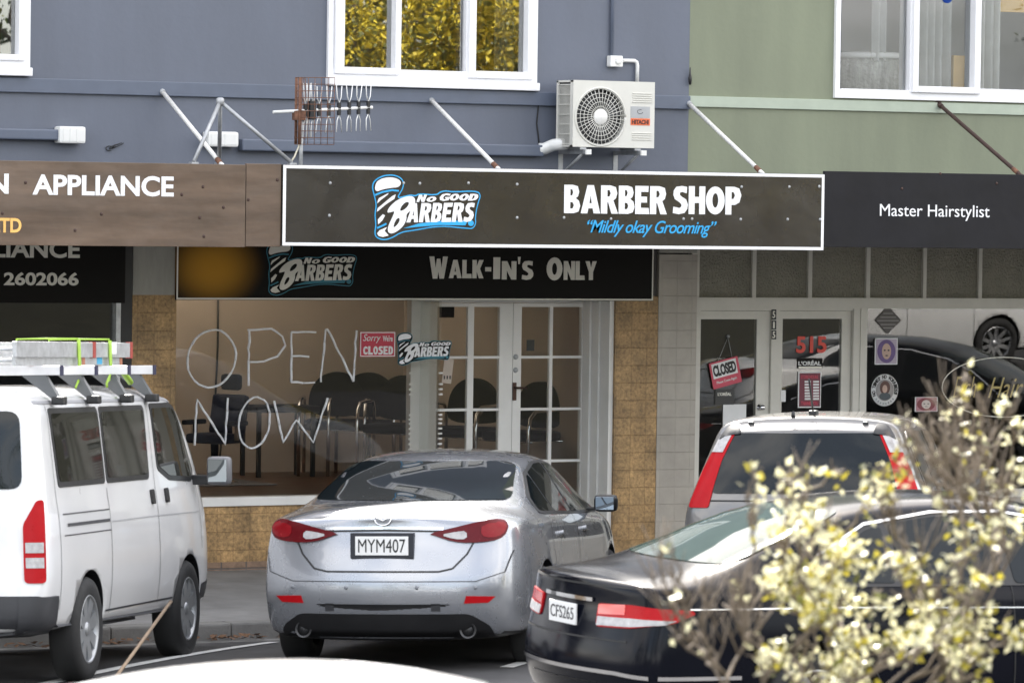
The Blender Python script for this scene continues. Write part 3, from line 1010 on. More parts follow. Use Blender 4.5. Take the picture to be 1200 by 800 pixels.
# ---- the barber-pole logo
def logo(parent, ox, oy, k, Y, anchor=(135, 435), whites=None, blues=None, dark=None):
    whites, blues, dark = whites or sign_white, blues or sign_blue, dark or sign_under
    def q(u, v): return (ox + (u - anchor[0]) / 5.3316 * k, oy + (v - anchor[1]) / 5.3316 * k)
    def pl(pts): return ppoly([q(*p) for p in pts], Y)
    out = [(135, 100), (150, 60), (200, 30), (260, 22), (310, 35), (338, 65), (335, 110), (310, 150), (302, 168), (340, 158), (380, 148), (410, 155),
           (430, 140), (540, 150), (562, 130), (600, 122), (640, 130), (790, 122), (822, 150), (800, 210), (785, 290), (790, 330), (770, 365), (735, 364),
           (560, 347), (400, 376), (320, 387), (270, 420), (220, 436), (175, 428), (150, 400), (160, 340), (152, 270), (163, 215), (150, 160)]
    sm = smooth_poly(out, 2)
    o = pl(sm)
    mb = MB()
    mb.plate(o, .002, Y)
    lg = mb.build('logo', blues, parent)
    s_ = .0068 * k * 1.35
    mb = MB()
    mb.plate(inset(o, s_), .0035, Y)
    mb.build('logo_ground', dark, lg)
    w = MB()
    th = .0055
    w.plate(pl(smooth_poly([(153, 112), (165, 68), (205, 46), (262, 40), (308, 56), (320, 80), (302, 104), (250, 108), (200, 118), (165, 132)], 2)), th, Y)
    for pts in ([(172, 190), (180, 172), (240, 140), (235, 150), (190, 185), (170, 205)], [(167, 258), (172, 235), (262, 160), (285, 148), (276, 176), (225, 210)],
                [(175, 335), (173, 305), (205, 272), (218, 280), (200, 312)], [(168, 392), (185, 372), (232, 352), (215, 375), (240, 405), (205, 414), (178, 408)]):
        w.plate(pl(pts), th, Y)
    wo = w.build('pole_stripes', whites, lg)
    b = MB()
    for pts, wd in (([(158, 152), (200, 134), (262, 122), (302, 126)], 11), ([(170, 358), (205, 342), (225, 332)], 11)):
        stroke(b, pl(pts), wd / 5.33 * k / 155, Y, .0055)
    b.plate(pl([(335, 360), (430, 330), (560, 314), (720, 312), (729, 325), (720, 341), (560, 340), (430, 350)]), th, Y)
    b.plate(pl([(755 + 18 * math.cos(a * .393), 328 + 18 * math.sin(a * .393)) for a in range(16)]), th, Y)
    b.build('swoosh', blues, lg)
    def tx(body, u0, v0, u1, v1, ws, shear, gap=.07):
        a, c = q(u0, v0), q(u1, v1)
        chunk(body, a[0], a[1], c[0], c[1], Y, whites, lg, ws, gap, shear, .0062, .012)
    tx('ARBERS', 352, 197, 778, 326, [1.15, 1.1, 1, .95, 1.1, .95], .26)
    tx('N', 414, 150, 480, 196, None, .35)
    tx('O', 478, 162, 538, 195, None, .3)
    tx('G', 560, 142, 628, 190, None, .3)
    tx('OOD', 622, 144, 800, 188, None, .3, .05)
    bo = [[(228, 265), (245, 225), (300, 178), (370, 156), (402, 166), (408, 200), (388, 243), (350, 270), (352, 302), (335, 342), (300, 375), (258, 396), (234, 382), (238, 345), (262, 295), (280, 252), (258, 258)],
          [(318, 222), (350, 193), (372, 200), (352, 236), (308, 258)], [(284, 305), (306, 292), (312, 312), (290, 345), (266, 358)]]
    sp = [[(P(*q(*p), Y).x, P(*q(*p), Y).z) for p in (smooth_poly(o_, 2))] for o_ in bo]
    xs = [p[0] for p in sp[0]]
    zs_ = [p[1] for p in sp[0]]
    me = fit_text(poly_mesh(sp), min(xs), max(xs), min(zs_), max(zs_), Y, 0, .0066)
    me.materials.append(whites)
    link('lettering', me, lg)
    return lg
logo(Cs, 435.3, 281.6, 1.0, YS, dark=sign_dark)

# ---- sign over the barber shop window
Y2 = -.05
sx0, sx1, sz0 = FX(206.5, 320, Y2), FX(766, 320, Y2), FZ(490, 352, Y2)
amber = M('dark_sheet_painted_amber_glow', (.009, .008, .007), .6, var=.2, vs=2, spec=.15)  # amber reflection at the left end is painted into the sheet colour
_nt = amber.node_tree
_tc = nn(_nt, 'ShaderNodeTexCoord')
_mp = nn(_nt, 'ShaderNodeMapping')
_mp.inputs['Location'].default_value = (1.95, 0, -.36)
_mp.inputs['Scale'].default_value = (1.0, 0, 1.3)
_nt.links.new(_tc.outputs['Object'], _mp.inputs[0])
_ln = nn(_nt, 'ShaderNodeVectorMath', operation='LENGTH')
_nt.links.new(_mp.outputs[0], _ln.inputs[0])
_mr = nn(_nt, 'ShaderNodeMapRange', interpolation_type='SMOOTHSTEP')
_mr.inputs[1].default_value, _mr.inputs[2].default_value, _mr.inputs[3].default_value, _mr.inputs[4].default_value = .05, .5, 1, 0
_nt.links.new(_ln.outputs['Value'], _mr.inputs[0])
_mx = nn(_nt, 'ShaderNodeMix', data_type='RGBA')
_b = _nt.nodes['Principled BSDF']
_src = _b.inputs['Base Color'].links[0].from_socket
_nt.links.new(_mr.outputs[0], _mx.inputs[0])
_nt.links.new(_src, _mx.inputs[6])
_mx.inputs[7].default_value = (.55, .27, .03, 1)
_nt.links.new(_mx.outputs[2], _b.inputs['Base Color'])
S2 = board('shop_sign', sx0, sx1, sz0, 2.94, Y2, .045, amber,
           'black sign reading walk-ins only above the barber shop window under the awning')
bd = MB()
bd.box(sx0 + .004, sx1 - .004, Y2 - .003, Y2, sz0 + .004, sz0 + .018)
bd.box(sx0 + .004, sx0 + .016, Y2 - .003, Y2, sz0 + .018, 2.93)
bd.box(sx1 - .016, sx1 - .004, Y2 - .003, Y2, sz0 + .018, 2.93)
bd.build('border', sign_offwhite, S2)
YW = Y2 - .001
chunk('W', 503, 300.5, 524.5, 326.5, YW, sign_offwhite, S2)
chunk('ALK', 526, 304.5, 566.5, 326, YW, sign_offwhite, S2, [1.2, .9, 1.05], .06)
chunk('-', 568.5, 313, 575.5, 318, YW, sign_offwhite, S2)
chunk('I', 578, 301.5, 586, 327, YW, sign_offwhite, S2)
chunk('N', 588, 306, 605, 327.5, YW, sign_offwhite, S2)
chunk("'", 606.8, 301, 610, 309.5, YW, sign_offwhite, S2)
chunk('S', 611.5, 305.5, 625, 328, YW, sign_offwhite, S2)
chunk('O', 640.5, 301.5, 659, 328.5, YW, sign_offwhite, S2)
chunk('NLY', 660.5, 306, 699, 328, YW, sign_offwhite, S2, [1.1, .9, 1.1], .06)
teal = M('faded_blue_vinyl', (.03, .20, .27), .5, var=.06)
logo(S2, 311.5, 346.5, .835, YW, whites=sign_offwhite, blues=teal)
# ---- sign over the left shop window
Y3 = -.04
S3 = board('shop_sign', -9.5, FX(147, 320, Y3), FZ(75, 355, Y3), 2.94, Y3, .035, sign_under,
           'black sign with phone number 2602066 under the awning of the appliance shop')
text_on('APPLIANCE', -62, 281, 93.5, 302, Y3 - .001, sign_offwhite, S3, bold=.028)
text_on('2602066', 4.5, 319, 92, 334.5, Y3 - .001, sign_offwhite, S3, bold=.03)

# ---- writing and stickers on the barber shop glass
YG = .012
def card(name, px0, py0, px1, py1, Y, mat, label, cat, rot=0., th=.004, bev=0):
    a, b = P(px0, (py0 + py1) / 2, Y), P(px1, (py0 + py1) / 2, Y)
    t, u = P((px0 + px1) / 2, py0, Y), P((px0 + px1) / 2, py1, Y)
    mb = MB().box(a.x, b.x, Y - th, Y, u.z, t.z, bev)
    c = Vector(((a.x + b.x) / 2, Y, (t.z + u.z) / 2))
    if rot:
        bmesh.ops.rotate(mb.bm, cent=c, matrix=Matrix.Rotation(rot, 3, 'Y'), verts=mb.bm.verts)
    o = mb.build(name, mat)
    tag(o, label, cat)
    return o
wr = MB()
def pen(pts, closed=False):
    if closed: pts = pts + [pts[0]]
    fine = []
    for (a, b), (c, d) in zip(pts, pts[1:]):
        m = max(1, int(math.hypot(c - a, d - b) / 7))
        for i in range(m):
            t = i / m
            fine.append((a + (c - a) * t + random.gauss(0, .35), b + (d - b) * t + random.gauss(0, .35)))
    fine.append(pts[-1])
    q = [P(x, y, YG) for x, y in fine]
    for k in range(0, len(q) - 1, 2):
        wr.tube([(p.x, p.y, p.z) for p in q[k:k + 3]], random.uniform(.0075, .0105), 6)
def ell(cx_, cy_, rx_, ry_, n=28, rot=0):
    return [(cx_ + rx_ * math.cos(2 * math.pi * i / n + .5) + ry_ * rot * math.sin(2 * math.pi * i / n + .5), cy_ + ry_ * math.sin(2 * math.pi * i / n + .5)) for i in range(n)]
pen(ell(248, 420, 28, 34, rot=-.08), True)
pen([(291, 452), (292, 386)]); pen([(291, 387), (318, 385), (331, 394), (334, 405), (326, 417), (308, 423), (293, 424)])
pen([(370, 389), (342, 389), (341, 448), (369, 448)]); pen([(342, 417), (362, 418)])
pen([(376, 448), (382, 386), (384, 385), (414, 447), (418, 387)])
pen([(228, 521), (231, 468), (264, 520), (267, 466)])
pen(ell(298, 495, 18, 30, rot=-.1), True)
pen([(321, 469), (332, 518), (347, 492), (367, 518), (384, 466)])
tag(wr.build('window_writing', sign_white), 'large hand drawn white open now lettering on the barber shop window', 'writing')
c1 = card('closed_sign', 421.5, 388.5, 463, 418, YG, crimson, 'small crimson sorry we are closed sign on the barber shop window', 'sign')
bb = MB()
a, b_ = P(422, 389, YG), P(462.5, 417.5, YG)
for r in ((a.x, b_.x, a.z - .008, a.z), (a.x, b_.x, b_.z, b_.z + .008), (a.x, a.x + .008, b_.z + .008, a.z - .008), (b_.x - .008, b_.x, b_.z + .008, a.z - .008)):
    bb.box(r[0], r[1], YG - .006, YG - .004, r[2], r[3])
bb.build('border', paper, c1)
chunk('CLOSED', 425.5, 405.5, 460.5, 415.5, YG - .004, paper, c1, None, .12)
text_on('Sorry', 425.5, 391.5, 446, 402, YG - .004, paper, c1, bold=.0, shear=.3)
text_on("We're", 448.5, 393, 460, 400, YG - .004, paper, c1, bold=.02)
ld = MB()
p_ = P(497, 410, YG)
lo_ = empty('window_sticker', (p_.x, YG, p_.z))
tag(lo_, 'cut out barber pole logo sticker on the shop window beside the crimson closed sign', 'sticker')
logo(lo_, 464.2, 428.5, .51, YG, whites=sign_white, blues=teal)
c2 = card('notice', 519, 420, 530, 449, DY, M('buff_paper', (.55, .47, .40), .6), 'narrow buff notice stuck to the left barber shop door', 'notice', rot=.12)
text_on('- - -', 520, 440, 528, 444, DY - .004, dark_pl, c2)
card('window_sticker', 515, 359.5, 532, 372, DY, sign_under, 'little dark green sticker at the top of the left barber door', 'sticker')
card('window_sticker', 617, 398, 626, 411, DY + .03, dark_pl, 'grey sticker behind the upper glass of the right barber door', 'sticker')
# louvre blind stacked behind the glass by the door
bl = empty('blind', P(499, 526, .2))
tag(bl, 'stack of thin white blind slats behind the glass beside the barber door', 'blind')
for py in (437, 450, 456, 462, 486, 491, 496, 502, 508, 514, 520, 526):
    z = FZ(498, py, .2)
    for a_, b2 in ((479, 484), (514, 518.5)):
        MB().box(FX(a_, 480, .2), FX(b2, 480, .2), .2, .21, z - .008, z + .008).build('slat', white_paint, bl)

# ---- salon door and window signs
YD = GY + .022
k1 = empty('closed_sign', P(850, 437, YD - .02))
tag(k1, 'tilted pink and white closed sign hanging on the left salon door', 'sign')
def tilted(px0, py0, px1, py1, Y, mat, name, parent, rot, cpx, cpy, th=.004):
    """card given by its unrotated corners, turned about the sign's centre"""
    a, b = P(px0, (py0 + py1) / 2, Y), P(px1, (py0 + py1) / 2, Y)
    t, u = P((px0 + px1) / 2, py0, Y), P((px0 + px1) / 2, py1, Y)
    mb = MB().box(a.x, b.x, Y - th, Y, u.z, t.z)
    bmesh.ops.rotate(mb.bm, cent=P(cpx, cpy, Y), matrix=Matrix.Rotation(rot, 3, 'Y'), verts=mb.bm.verts)
    return mb.build(name, mat, parent)
rr = R(-13)
tilted(833, 421, 867, 452, YD - .012, pink_card, 'card', k1, rr, 850, 437)
tilted(835.5, 423, 864.5, 440.5, YD - .016, paper, 'panel', k1, rr, 850, 437, .002)
def text_rot(body, px0, py0, px1, py1, Y, mat, parent, rot, cpx, cpy, bold=.03):
    o = text_on(body, px0, py0, px1, py1, Y, mat, parent, bold=bold)
    org = ORG[o.name]
    c = P(cpx, cpy, Y) - org
    o.data.transform(Matrix.Translation(c) @ Matrix.Rotation(rot, 4, 'Y') @ Matrix.Translation(-c))
text_rot('CLOSED', 836.5, 425, 863.5, 438.5, YD - .018, black_pl, k1, rr, 850, 437, .05)
text_rot('Please Come Again', 838, 444, 862, 448, YD - .016, paper, k1, rr, 850, 437, .01)
st = MB()
for e in ((841.5, 423), (858, 419)):
    p0, p1 = P(853, 395, YD - .012), P(e[0], e[1], YD - .012)
    st.tube([p0, p1], .0025, 5)
st.lathe([(0, -.02), (.012, -.016), (.014, 0)], P(853, 394, YD - .002), 'y', 10)
st.build('string', galv, k1)
lx = card('window_sticker', 838, 456, 860, 474, YD, M('translucent_dark_sticker', (.03, .03, .03), .4), 'faint dark sticker with white lettering low on the left salon door', 'sticker')
text_on('L\u2019OR\u00c9AL', 841, 459, 857, 463.5, YD - .004, sign_offwhite, lx, bold=.03)
qr = card('notice', 847, 473.5, 874, 510, YD, paper, 'white paper notice low on the left salon door behind the small wagon', 'notice')
n5 = card('number_sign', 904, 362.5, 909.5, 374.5, GY - .016, dark_pl, 'grey number tile 5 uppermost on the post between salon doors', 'number')
text_on('5', 905.2, 364.5, 908.4, 372.5, GY - .02, sign_offwhite, n5, bold=.02)
n1 = card('number_sign', 904, 375.5, 909.5, 386, GY - .016, dark_pl, 'grey number tile 1 in the middle of the salon door post', 'number')
text_on('1', 905.8, 377, 907.8, 384.5, GY - .02, sign_offwhite, n1, bold=.02)
n2 = card('number_sign', 904, 387, 909.5, 397.5, GY - .016, dark_pl, 'grey number tile 5 lowest on the post between salon doors', 'number')
text_on('5', 905.2, 388.5, 908.4, 396, GY - .02, sign_offwhite, n2, bold=.02)
o = text_on('515', 933, 394, 968.5, 413.5, YD, red_vinyl, None, bold=.03)
o.name = 'door_number'
tag(o, 'big red street number 515 on the right salon door glass', 'number')
ls = card('window_sticker', 934.5, 419.5, 963.5, 431.5, YD, sign_under, 'black lettered strip under the red number on the right salon door', 'sticker')
text_on('L\u2019OR\u00c9AL', 935.5, 422, 962, 428, YD - .004, paper, ls, bold=.03)
MB().box(P(935.5, 430, YD).x, P(962.5, 430, YD).x, YD - .006, YD - .004, FZ(949, 431.2, YD), FZ(949, 429.2, YD)).build('underline', sign_offwhite, ls)
hb = card('opening_hours_sign', 935, 435.5, 961.8, 477.5, YD, paper, 'dark red opening hours board with white border on the right salon door', 'sign')
p0, p1 = P(936.6, 437, YD), P(960.4, 476, YD)
MB().box(p0.x, p1.x, YD - .006, YD - .004, p1.z, p0.z).build('panel', M('maroon_card', (.16, .03, .05), .5), hb)
text_on('STORE HOURS', 938.5, 439.5, 958.5, 443.5, YD - .006, pink_card, hb, bold=.03)
text_on('THANK YOU', 938.5, 470, 958.5, 474.5, YD - .006, pink_card, hb, bold=.03)
hs = MB()
for i in range(7):
    for a_, b2 in ((942.5, 949.5), (952.5, 959.2)):
        py = 446 + i * 3.35
        q0, q1 = P(a_, py, YD), P(b2, py + 2.1, YD)
        hs.box(q0.x, q1.x, YD - .008, YD - .006, q1.z, q0.z)
hs.build('hour_slips', paper, hb)
ws = card('notice', 914.6, 457, 920.5, 470.5, GY + .008, paper, 'narrow white card on the frame of the right salon door', 'notice')
p = P(912, 440, YD)
# window stickers
GW = GY + .004
def diamond():
    pts = ppoly([(1041, 358), (1056, 375.5), (1040, 391), (1025.5, 375)], GW)
    o = MB().plate(pts, .004, GW).build('window_sticker', M('grey_brown_sticker', (.10, .09, .085), .5))
    tag(o, 'grey diamond shaped sticker at the top of the salon window', 'sticker')
    for t_, a_, b2, c_, d_ in (('MASTER', 1034, 365, 1048, 367.5), ('STYLIST', 1031, 370, 1050.5, 374.5), ('MEMBER', 1033, 379, 1048, 382)):
        pass
    st_ = MB()
    for y in (366.5, 371, 375, 379.5, 383.5):
        hw = 12.5 - abs(y - 375) * .8
        q0, q1 = P(1040.5 - hw, y, GW), P(1040.5 + hw, y + 1.3, GW)
        st_.box(q0.x, q1.x, GW - .006, GW - .004, q1.z, q0.z)
    st_.build('faded_lines', M('faded_silver_print', (.26, .25, .24), .5), o)
diamond()
def portrait(px0, py0, px1, py1, label, back, hair, skin, lean=0.):
    o = card('poster', px0, py0, px1, py1, GW, paper, label, 'poster')
    w, h = px1 - px0, py1 - py0
    p0, p1 = P(px0 + w * .05, py0 + h * .04, GW), P(px1 - w * .05, py1 - h * .04, GW)
    MB().box(p0.x, p1.x, GW - .006, GW - .004, p1.z, p0.z).build('picture', back, o)
    cx_, cy_ = (px0 + px1) / 2 + lean * w, py0 + h * .48
    def el(a, b, dx_=0, dy_=0): return ppoly([(cx_ + dx_ + a * math.cos(t * .2618), cy_ + dy_ + b * math.sin(t * .2618)) for t in range(24)], GW)
    m = MB(); m.plate(el(w * .40, h * .44, 0, h * .02), .008, GW); m.build('hair_print', hair, o)
    m = MB(); m.plate(el(w * .20, h * .30, 0, h * .02), .010, GW); m.build('face_print', skin, o)
    f = MB()
    for s in (-1, 1): f.plate(el(w * .045, h * .03, s * w * .085, -h * .02), .012, GW)
    f.plate(el(w * .06, h * .025, 0, h * .18), .012, GW)
    f.build('feature_print', dark_pl, o)
    return o
po = portrait(1025, 396, 1051.5, 427, 'small square purple haired portrait poster in the salon window', M('lilac_print', (.42, .36, .44), .5), M('violet_print', (.13, .08, .22), .5), M('skin_print', (.50, .35, .28), .5))
q0, q1 = P(1027, 417, GW), P(1047, 423, GW)
po2 = portrait(1072, 465, 1098.5, 482, 'small pink and pale portrait card behind the twigs in the salon window', M('pink_print', (.45, .22, .25), .5), M('dark_red_print', (.22, .05, .06), .5), M('pale_print', (.60, .52, .48), .5), -.02)
# round badge
ctr = P(1036.5, 457, GW)
rb = empty('window_sticker', ctr)
tag(rb, 'round white no time no worries badge with a portrait on the salon window', 'sticker')
Rb = .145
MB().lathe([(0, GW - .004), (Rb, GW - .004), (Rb, GW)], (ctr.x, 0, ctr.z), 'y', 48).build('disc', paper, rb)
MB().lathe([(0, GW - .007), (Rb * .66, GW - .007), (Rb * .66, GW - .004)], (ctr.x, 0, ctr.z), 'y', 40).build('picture', M('grey_print', (.35, .33, .32), .5), rb)
def arc_text(body, rad, a0, a1, size, mat, inward=False):
    n = len(body)
    mb = MB()
    for i, ch in enumerate(body):
        if ch == ' ': continue
        a = a0 + (a1 - a0) * i / (n - 1)
        me = text_mesh(ch, .03)
        fit_text(me, -size * .36, size * .36, -size / 2, size / 2, 0, 0, .003)
        ph = (math.pi / 2 - a) if not inward else (-math.pi / 2 - a)
        me.transform(Matrix.Translation((ctr.x + rad * math.cos(a), GW - .004, ctr.z + rad * math.sin(a))) @ Matrix.Rotation(ph, 4, 'Y'))
        mb.mesh(me)
    mb.build('lettering', mat, rb, recalc=False)
arc_text('NO TIME? NO WORRIES!', Rb * .83, R(200), R(-14), .034, black_pl)
arc_text('- - - - - - - -', Rb * .83, R(222), R(318), .018, galv, True)
def elp(a, b, dx_=0, dz_=0, n=24): return [(ctr.x + dx_ + a * math.cos(t * 2 * math.pi / n), ctr.z + dz_ + b * math.sin(t * 2 * math.pi / n)) for t in range(n)]
m = MB(); m.plate(elp(.055, .062, 0, .022), .009, GW); m.build('hair_print', M('auburn_print', (.10, .045, .035), .5), rb)
m = MB(); m.plate(elp(.026, .036, -.003, .012), .011, GW); m.build('face_print', M('skin_print', (.5, .35, .28), .5), rb)
m = MB(); m.plate(elp(.06, .034, 0, -.055), .010, GW); m.build('clothing_print', M('teal_grey_print', (.06, .075, .085), .5), rb)
# gold oval lettering
ov = MB()
pts = []
for i in range(49):
    t_ = 2 * math.pi * i / 48
    p = P(1176 + 72 * math.cos(t_), 453.5 + 35 * math.sin(t_), GW)
    pts.append((p.x, GW - .002, p.z))
ov.tube(pts, .0055, 6)
ovo = ov.build('window_lettering', sign_offwhite)
tag(ovo, 'white oval outline with gold script hair lettering on the salon window', 'sign')
text_on('Etch', 1117, 441, 1144, 466, GW - .001, sign_gold, ovo, bold=-.005, shear=.45)
text_on('Hair', 1158, 442, 1199, 466, GW - .001, sign_gold, ovo, bold=-.005, shear=.45)
# ------------------------------------------------------------------ fixtures on the wall
# air conditioner: casing width .80, depth .30, standing off the wall
aY = -.44                      # front face
ac = empty('air_conditioner', P(720, 172, -.30))
tag(ac, 'cream outdoor air conditioner unit with round fan grille on the blue wall', 'air conditioner')
ax0, ax1 = FX(671.5, 135, aY), FX(767, 135, aY)
az0, az1 = FZ(720, 173, aY), FZ(720, 95.5, aY)
aD = aY + .29
fx_, fz_, fr_ = FX(703.5, 137, aY), FZ(703.5, 137, aY), (az1 - az0) * .438
cs = MB()
# front panel with a round opening: ring of quads
n = 48
def sq(a):
    c, s = math.cos(a), math.sin(a)
    ex = (ax1 - fx_) if c > 0 else (fx_ - ax0)
    ez = (az1 - fz_) if s > 0 else (fz_ - az0)
    k = min(ex / max(abs(c), 1e-6), ez / max(abs(s), 1e-6))
    return (fx_ + c * k, aY, fz_ + s * k)
angs = sorted([2 * math.pi * i / n for i in range(n)] + [math.atan2(z - fz_, x - fx_) % (2 * math.pi) for x in (ax0, ax1) for z in (az0, az1)])
ri = [cs.bm.verts.new((fx_ + fr_ * math.cos(a), aY, fz_ + fr_ * math.sin(a))) for a in angs]
rc = [cs.bm.verts.new((fx_ + fr_ * .97 * math.cos(a), aY + .05, fz_ + fr_ * .97 * math.sin(a))) for a in angs]
ro = [cs.bm.verts.new(sq(a)) for a in angs]
for i in range(len(angs)):
    j = (i + 1) % len(angs)
    cs.bm.faces.new((ri[i], ri[j], ro[j], ro[i]))
    cs.bm.faces.new((ri[i], ri[j], rc[j], rc[i]))
cs.box(ax1 - .015, ax1, aY + .001, aD, az0, az1)
cs.box(ax0, ax1, aY + .001, aD, az1 - .015, az1 + .002)
cs.box(ax0, ax1, aY + .001, aD, az0, az0 + .015)
cs.box(ax0, ax0 + .012, aY + .001, aY + .05, az0, az1)
cs.box(ax0, ax0 + .012, aD - .03, aD, az0, az1)
for i in range(9):
    z = az0 + (az1 - az0) * (.12 + .033 * i + (.40 if i > 3 else 0))
    if i > 3: z += .02
    cs.box(FX(741, 130, aY), FX(763.5, 130, aY), aY - .007, aY, z, z + .008, .002)
cs.build('casing', ac_case, ac)
MB().box(ax0 + .02, ax1 - .02, aY + .06, aD - .01, az0 + .016, az1 - .016).build('fan_interior', ac_dark, ac)
gr = MB()
for k in range(5):
    r_ = fr_ * (.36 + .15 * k)
    gr.tube([(fx_ + r_ * math.cos(2 * math.pi * i / 40), aY - .004, fz_ + r_ * math.sin(2 * math.pi * i / 40)) for i in range(41)], .0028, 5)
for k in range(36):
    a = 2 * math.pi * k / 36
    gr.tube([(fx_ + fr_ * .25 * math.cos(a), aY - .006, fz_ + fr_ * .25 * math.sin(a)), (fx_ + fr_ * .98 * math.cos(a + .08), aY + .002, fz_ + fr_ * .98 * math.sin(a + .08))], .0032, 5)
gr.tube([(fx_ + fr_ * 1.0 * math.cos(2 * math.pi * i / 48), aY - .003, fz_ + fr_ * 1.0 * math.sin(2 * math.pi * i / 48)) for i in range(49)], .007, 6)
gr.build('fan_grille', ac_case, ac)
MB().lathe([(0, aY - .014), (fr_ * .25, aY - .012), (fr_ * .28, aY - .004), (fr_ * .28, aY)], (fx_, 0, fz_), 'y', 32).build('fan_hub', M('white_hub', (.74, .73, .70), .4), ac)
bl_ = MB()
for k in range(3):
    a0 = 2 * math.pi * k / 3
    pts = [(fr_ * r * math.cos(a0 + d), aY + .035 + .02 * (d > .5), fr_ * r * math.sin(a0 + d)) for r, d in ((.2, 0), (.9, .1), (.92, .9), (.2, .6))]
    bl_.quad([(fx_ + p[0], p[1], fz_ + p[2]) for p in pts])
bl_.build('fan_blades', dark_pl, ac)
sg_ = MB()
for k in range(11):
    y = aY + .055 + k * .0195
    sg_.box(ax0 - .002, ax0 + .004, y, y + .0035, az0 + .01, az1 - .03)
for k in range(7):
    z = az0 + .02 + k * (az1 - az0 - .06) / 6
    sg_.box(ax0 - .005, ax0 + .002, aY + .05, aD - .03, z, z + .006)
sg_.build('side_grille', ac_case, ac)
lb = MB().box(FX(739, 130, aY), FX(761.5, 130, aY), aY - .003, aY, FZ(750, 138.5, aY), FZ(750, 125, aY)).build('grey_label', M('silver_label', (.38, .39, .40), .4), ac)
lb = MB().box(FX(739, 142, aY), FX(761.5, 142, aY), aY - .0035, aY, FZ(750, 147, aY), FZ(750, 139, aY)).build('orange_label', orange_l, ac)
text_on('HITACHI', 740.5, 140.5, 760, 145.8, aY - .004, M('dark_label_print', (.06, .02, .02), .5), lb, bold=.03)
rg = MB()
p0 = P(750, 131, aY)
rg.tube([(p0.x + .028 * math.cos(a * .5), aY - .004, p0.z + .018 * math.sin(a * .5)) for a in range(2, 13)], .002, 5)
rg.build('emblem', dark_pl, lb)
MB().box(ax1, ax1 + .045, aY + .10, aD - .02, az0 + .06, az0 + .30, .012).build('valve_cover', ac_case, ac)
for px in (684, 748):
    x = FX(px, 176, aY)
    MB().box(x - .03, x + .03, aY + .01, aD - .02, az0 - .022, az0 - .001).build('foot', galv, ac)
for px in (673, 737.5):
    x = FX(px, 180, aY + .2)
    b = MB()
    zt = az0 - .024
    b.box(x - .02, x + .02, aY - .03, 0, zt - .035, zt)
    b.box(x - .022, x + .022, -.006, 0, zt - .30, zt - .036)
    b.tube([(x, aY + .06, zt - .035), (x, -.01, zt - .22)], .013, 6)
    o = b.build('bracket', galv, ac)
    MB().box(x - .026, x + .026, aY - .05, aY - .03, zt - .04, zt + .004).build('end_cap', light_pl, o)
# duct from the unit to the blue pipe run
dz = FZ(640, 176)
pd = MB()
pd.tube([(FX(628, 176), -.055, FZ(628, 175)), (FX(640, 176, -.1), -.07, FZ(640, 174.5, -.1)), (FX(652, 170, -.2), -.15, FZ(652, 170, -.2)), (FX(668, 166, -.3), -.25, FZ(664, 168, -.3))], .052, 12)
o = pd.build('air_duct', light_pl)
tag(o, 'short cream duct joining the air conditioner to the blue pipe', 'duct')
for (x0_, x1_, py0, py1, a, b, y0, y1, lab) in ((FX(278, 170), FX(631, 170), 166.5, 180, 240, 276, 153, 172, 'long blue painted pipe cover with white end cap running behind the antenna'),
                                             (-14.9, FX(68, 158), 151, 163.5, 66, 97, 147, 168, 'blue painted pipe cover with white end cap above the appliance board')):
    pr_ = empty('pipe_cover', ((x0_ + x1_) / 2, 0, FZ(300, py1)))
    tag(pr_, lab, 'pipe')
    MB().box(x0_, x1_, -.10, -.002, FZ(455 if a > 200 else 20, py1), FZ(455 if a > 200 else 20, py0), .012).build('cover', blue_trim, pr_)
    e = MB()
    e.box(FX(a, 160, -.06), FX(b, 160, -.06), -.13, -.002, FZ(a, y1, -.06), FZ(a, y0 + 1, -.06), .022)
    for k in range(3):
        xx = FX(a, 160, -.06) + .03 + k * .06
        e.box(xx, xx + .012, -.135, -.13, FZ(a, y1 - 2, -.06), FZ(a, y0 + 3, -.06))
    e.build('end_cap', light_pl, pr_)
# isolator switch
sw = empty('isolator_switch', P(722, 72, 0))
tag(sw, 'white isolator switch and bent conduit above the air conditioner', 'switch')
s_ = P(722, 72, -.06)
MB().box(s_.x - .062, s_.x + .062, -.075, -.001, s_.z - .048, s_.z + .048, .01).build('box', light_pl, sw)
MB().lathe([(0, -.095), (.026, -.094), (.03, -.076)], (s_.x + .012, 0, s_.z), 'y', 20).build('dial', light_pl, sw)
q = P(747, 72, -.03)
MB().tube([(s_.x + .06, -.03, s_.z + .01), (q.x - .03, -.03, s_.z + .01), (q.x - .008, -.03, s_.z - .002), (q.x, -.03, s_.z - .03), (q.x, -.03, FZ(747, 98, -.03))], .017, 10).build('conduit', light_pl, sw)
q = P(717, 30, -.02)
o = MB().tube([(q.x, -.022, 5.5), (q.x, -.022, s_.z + .05)], .016, 8).build('conduit', blue_trim)
tag(o, 'thin blue conduit running up the wall from the isolator switch', 'pipe')
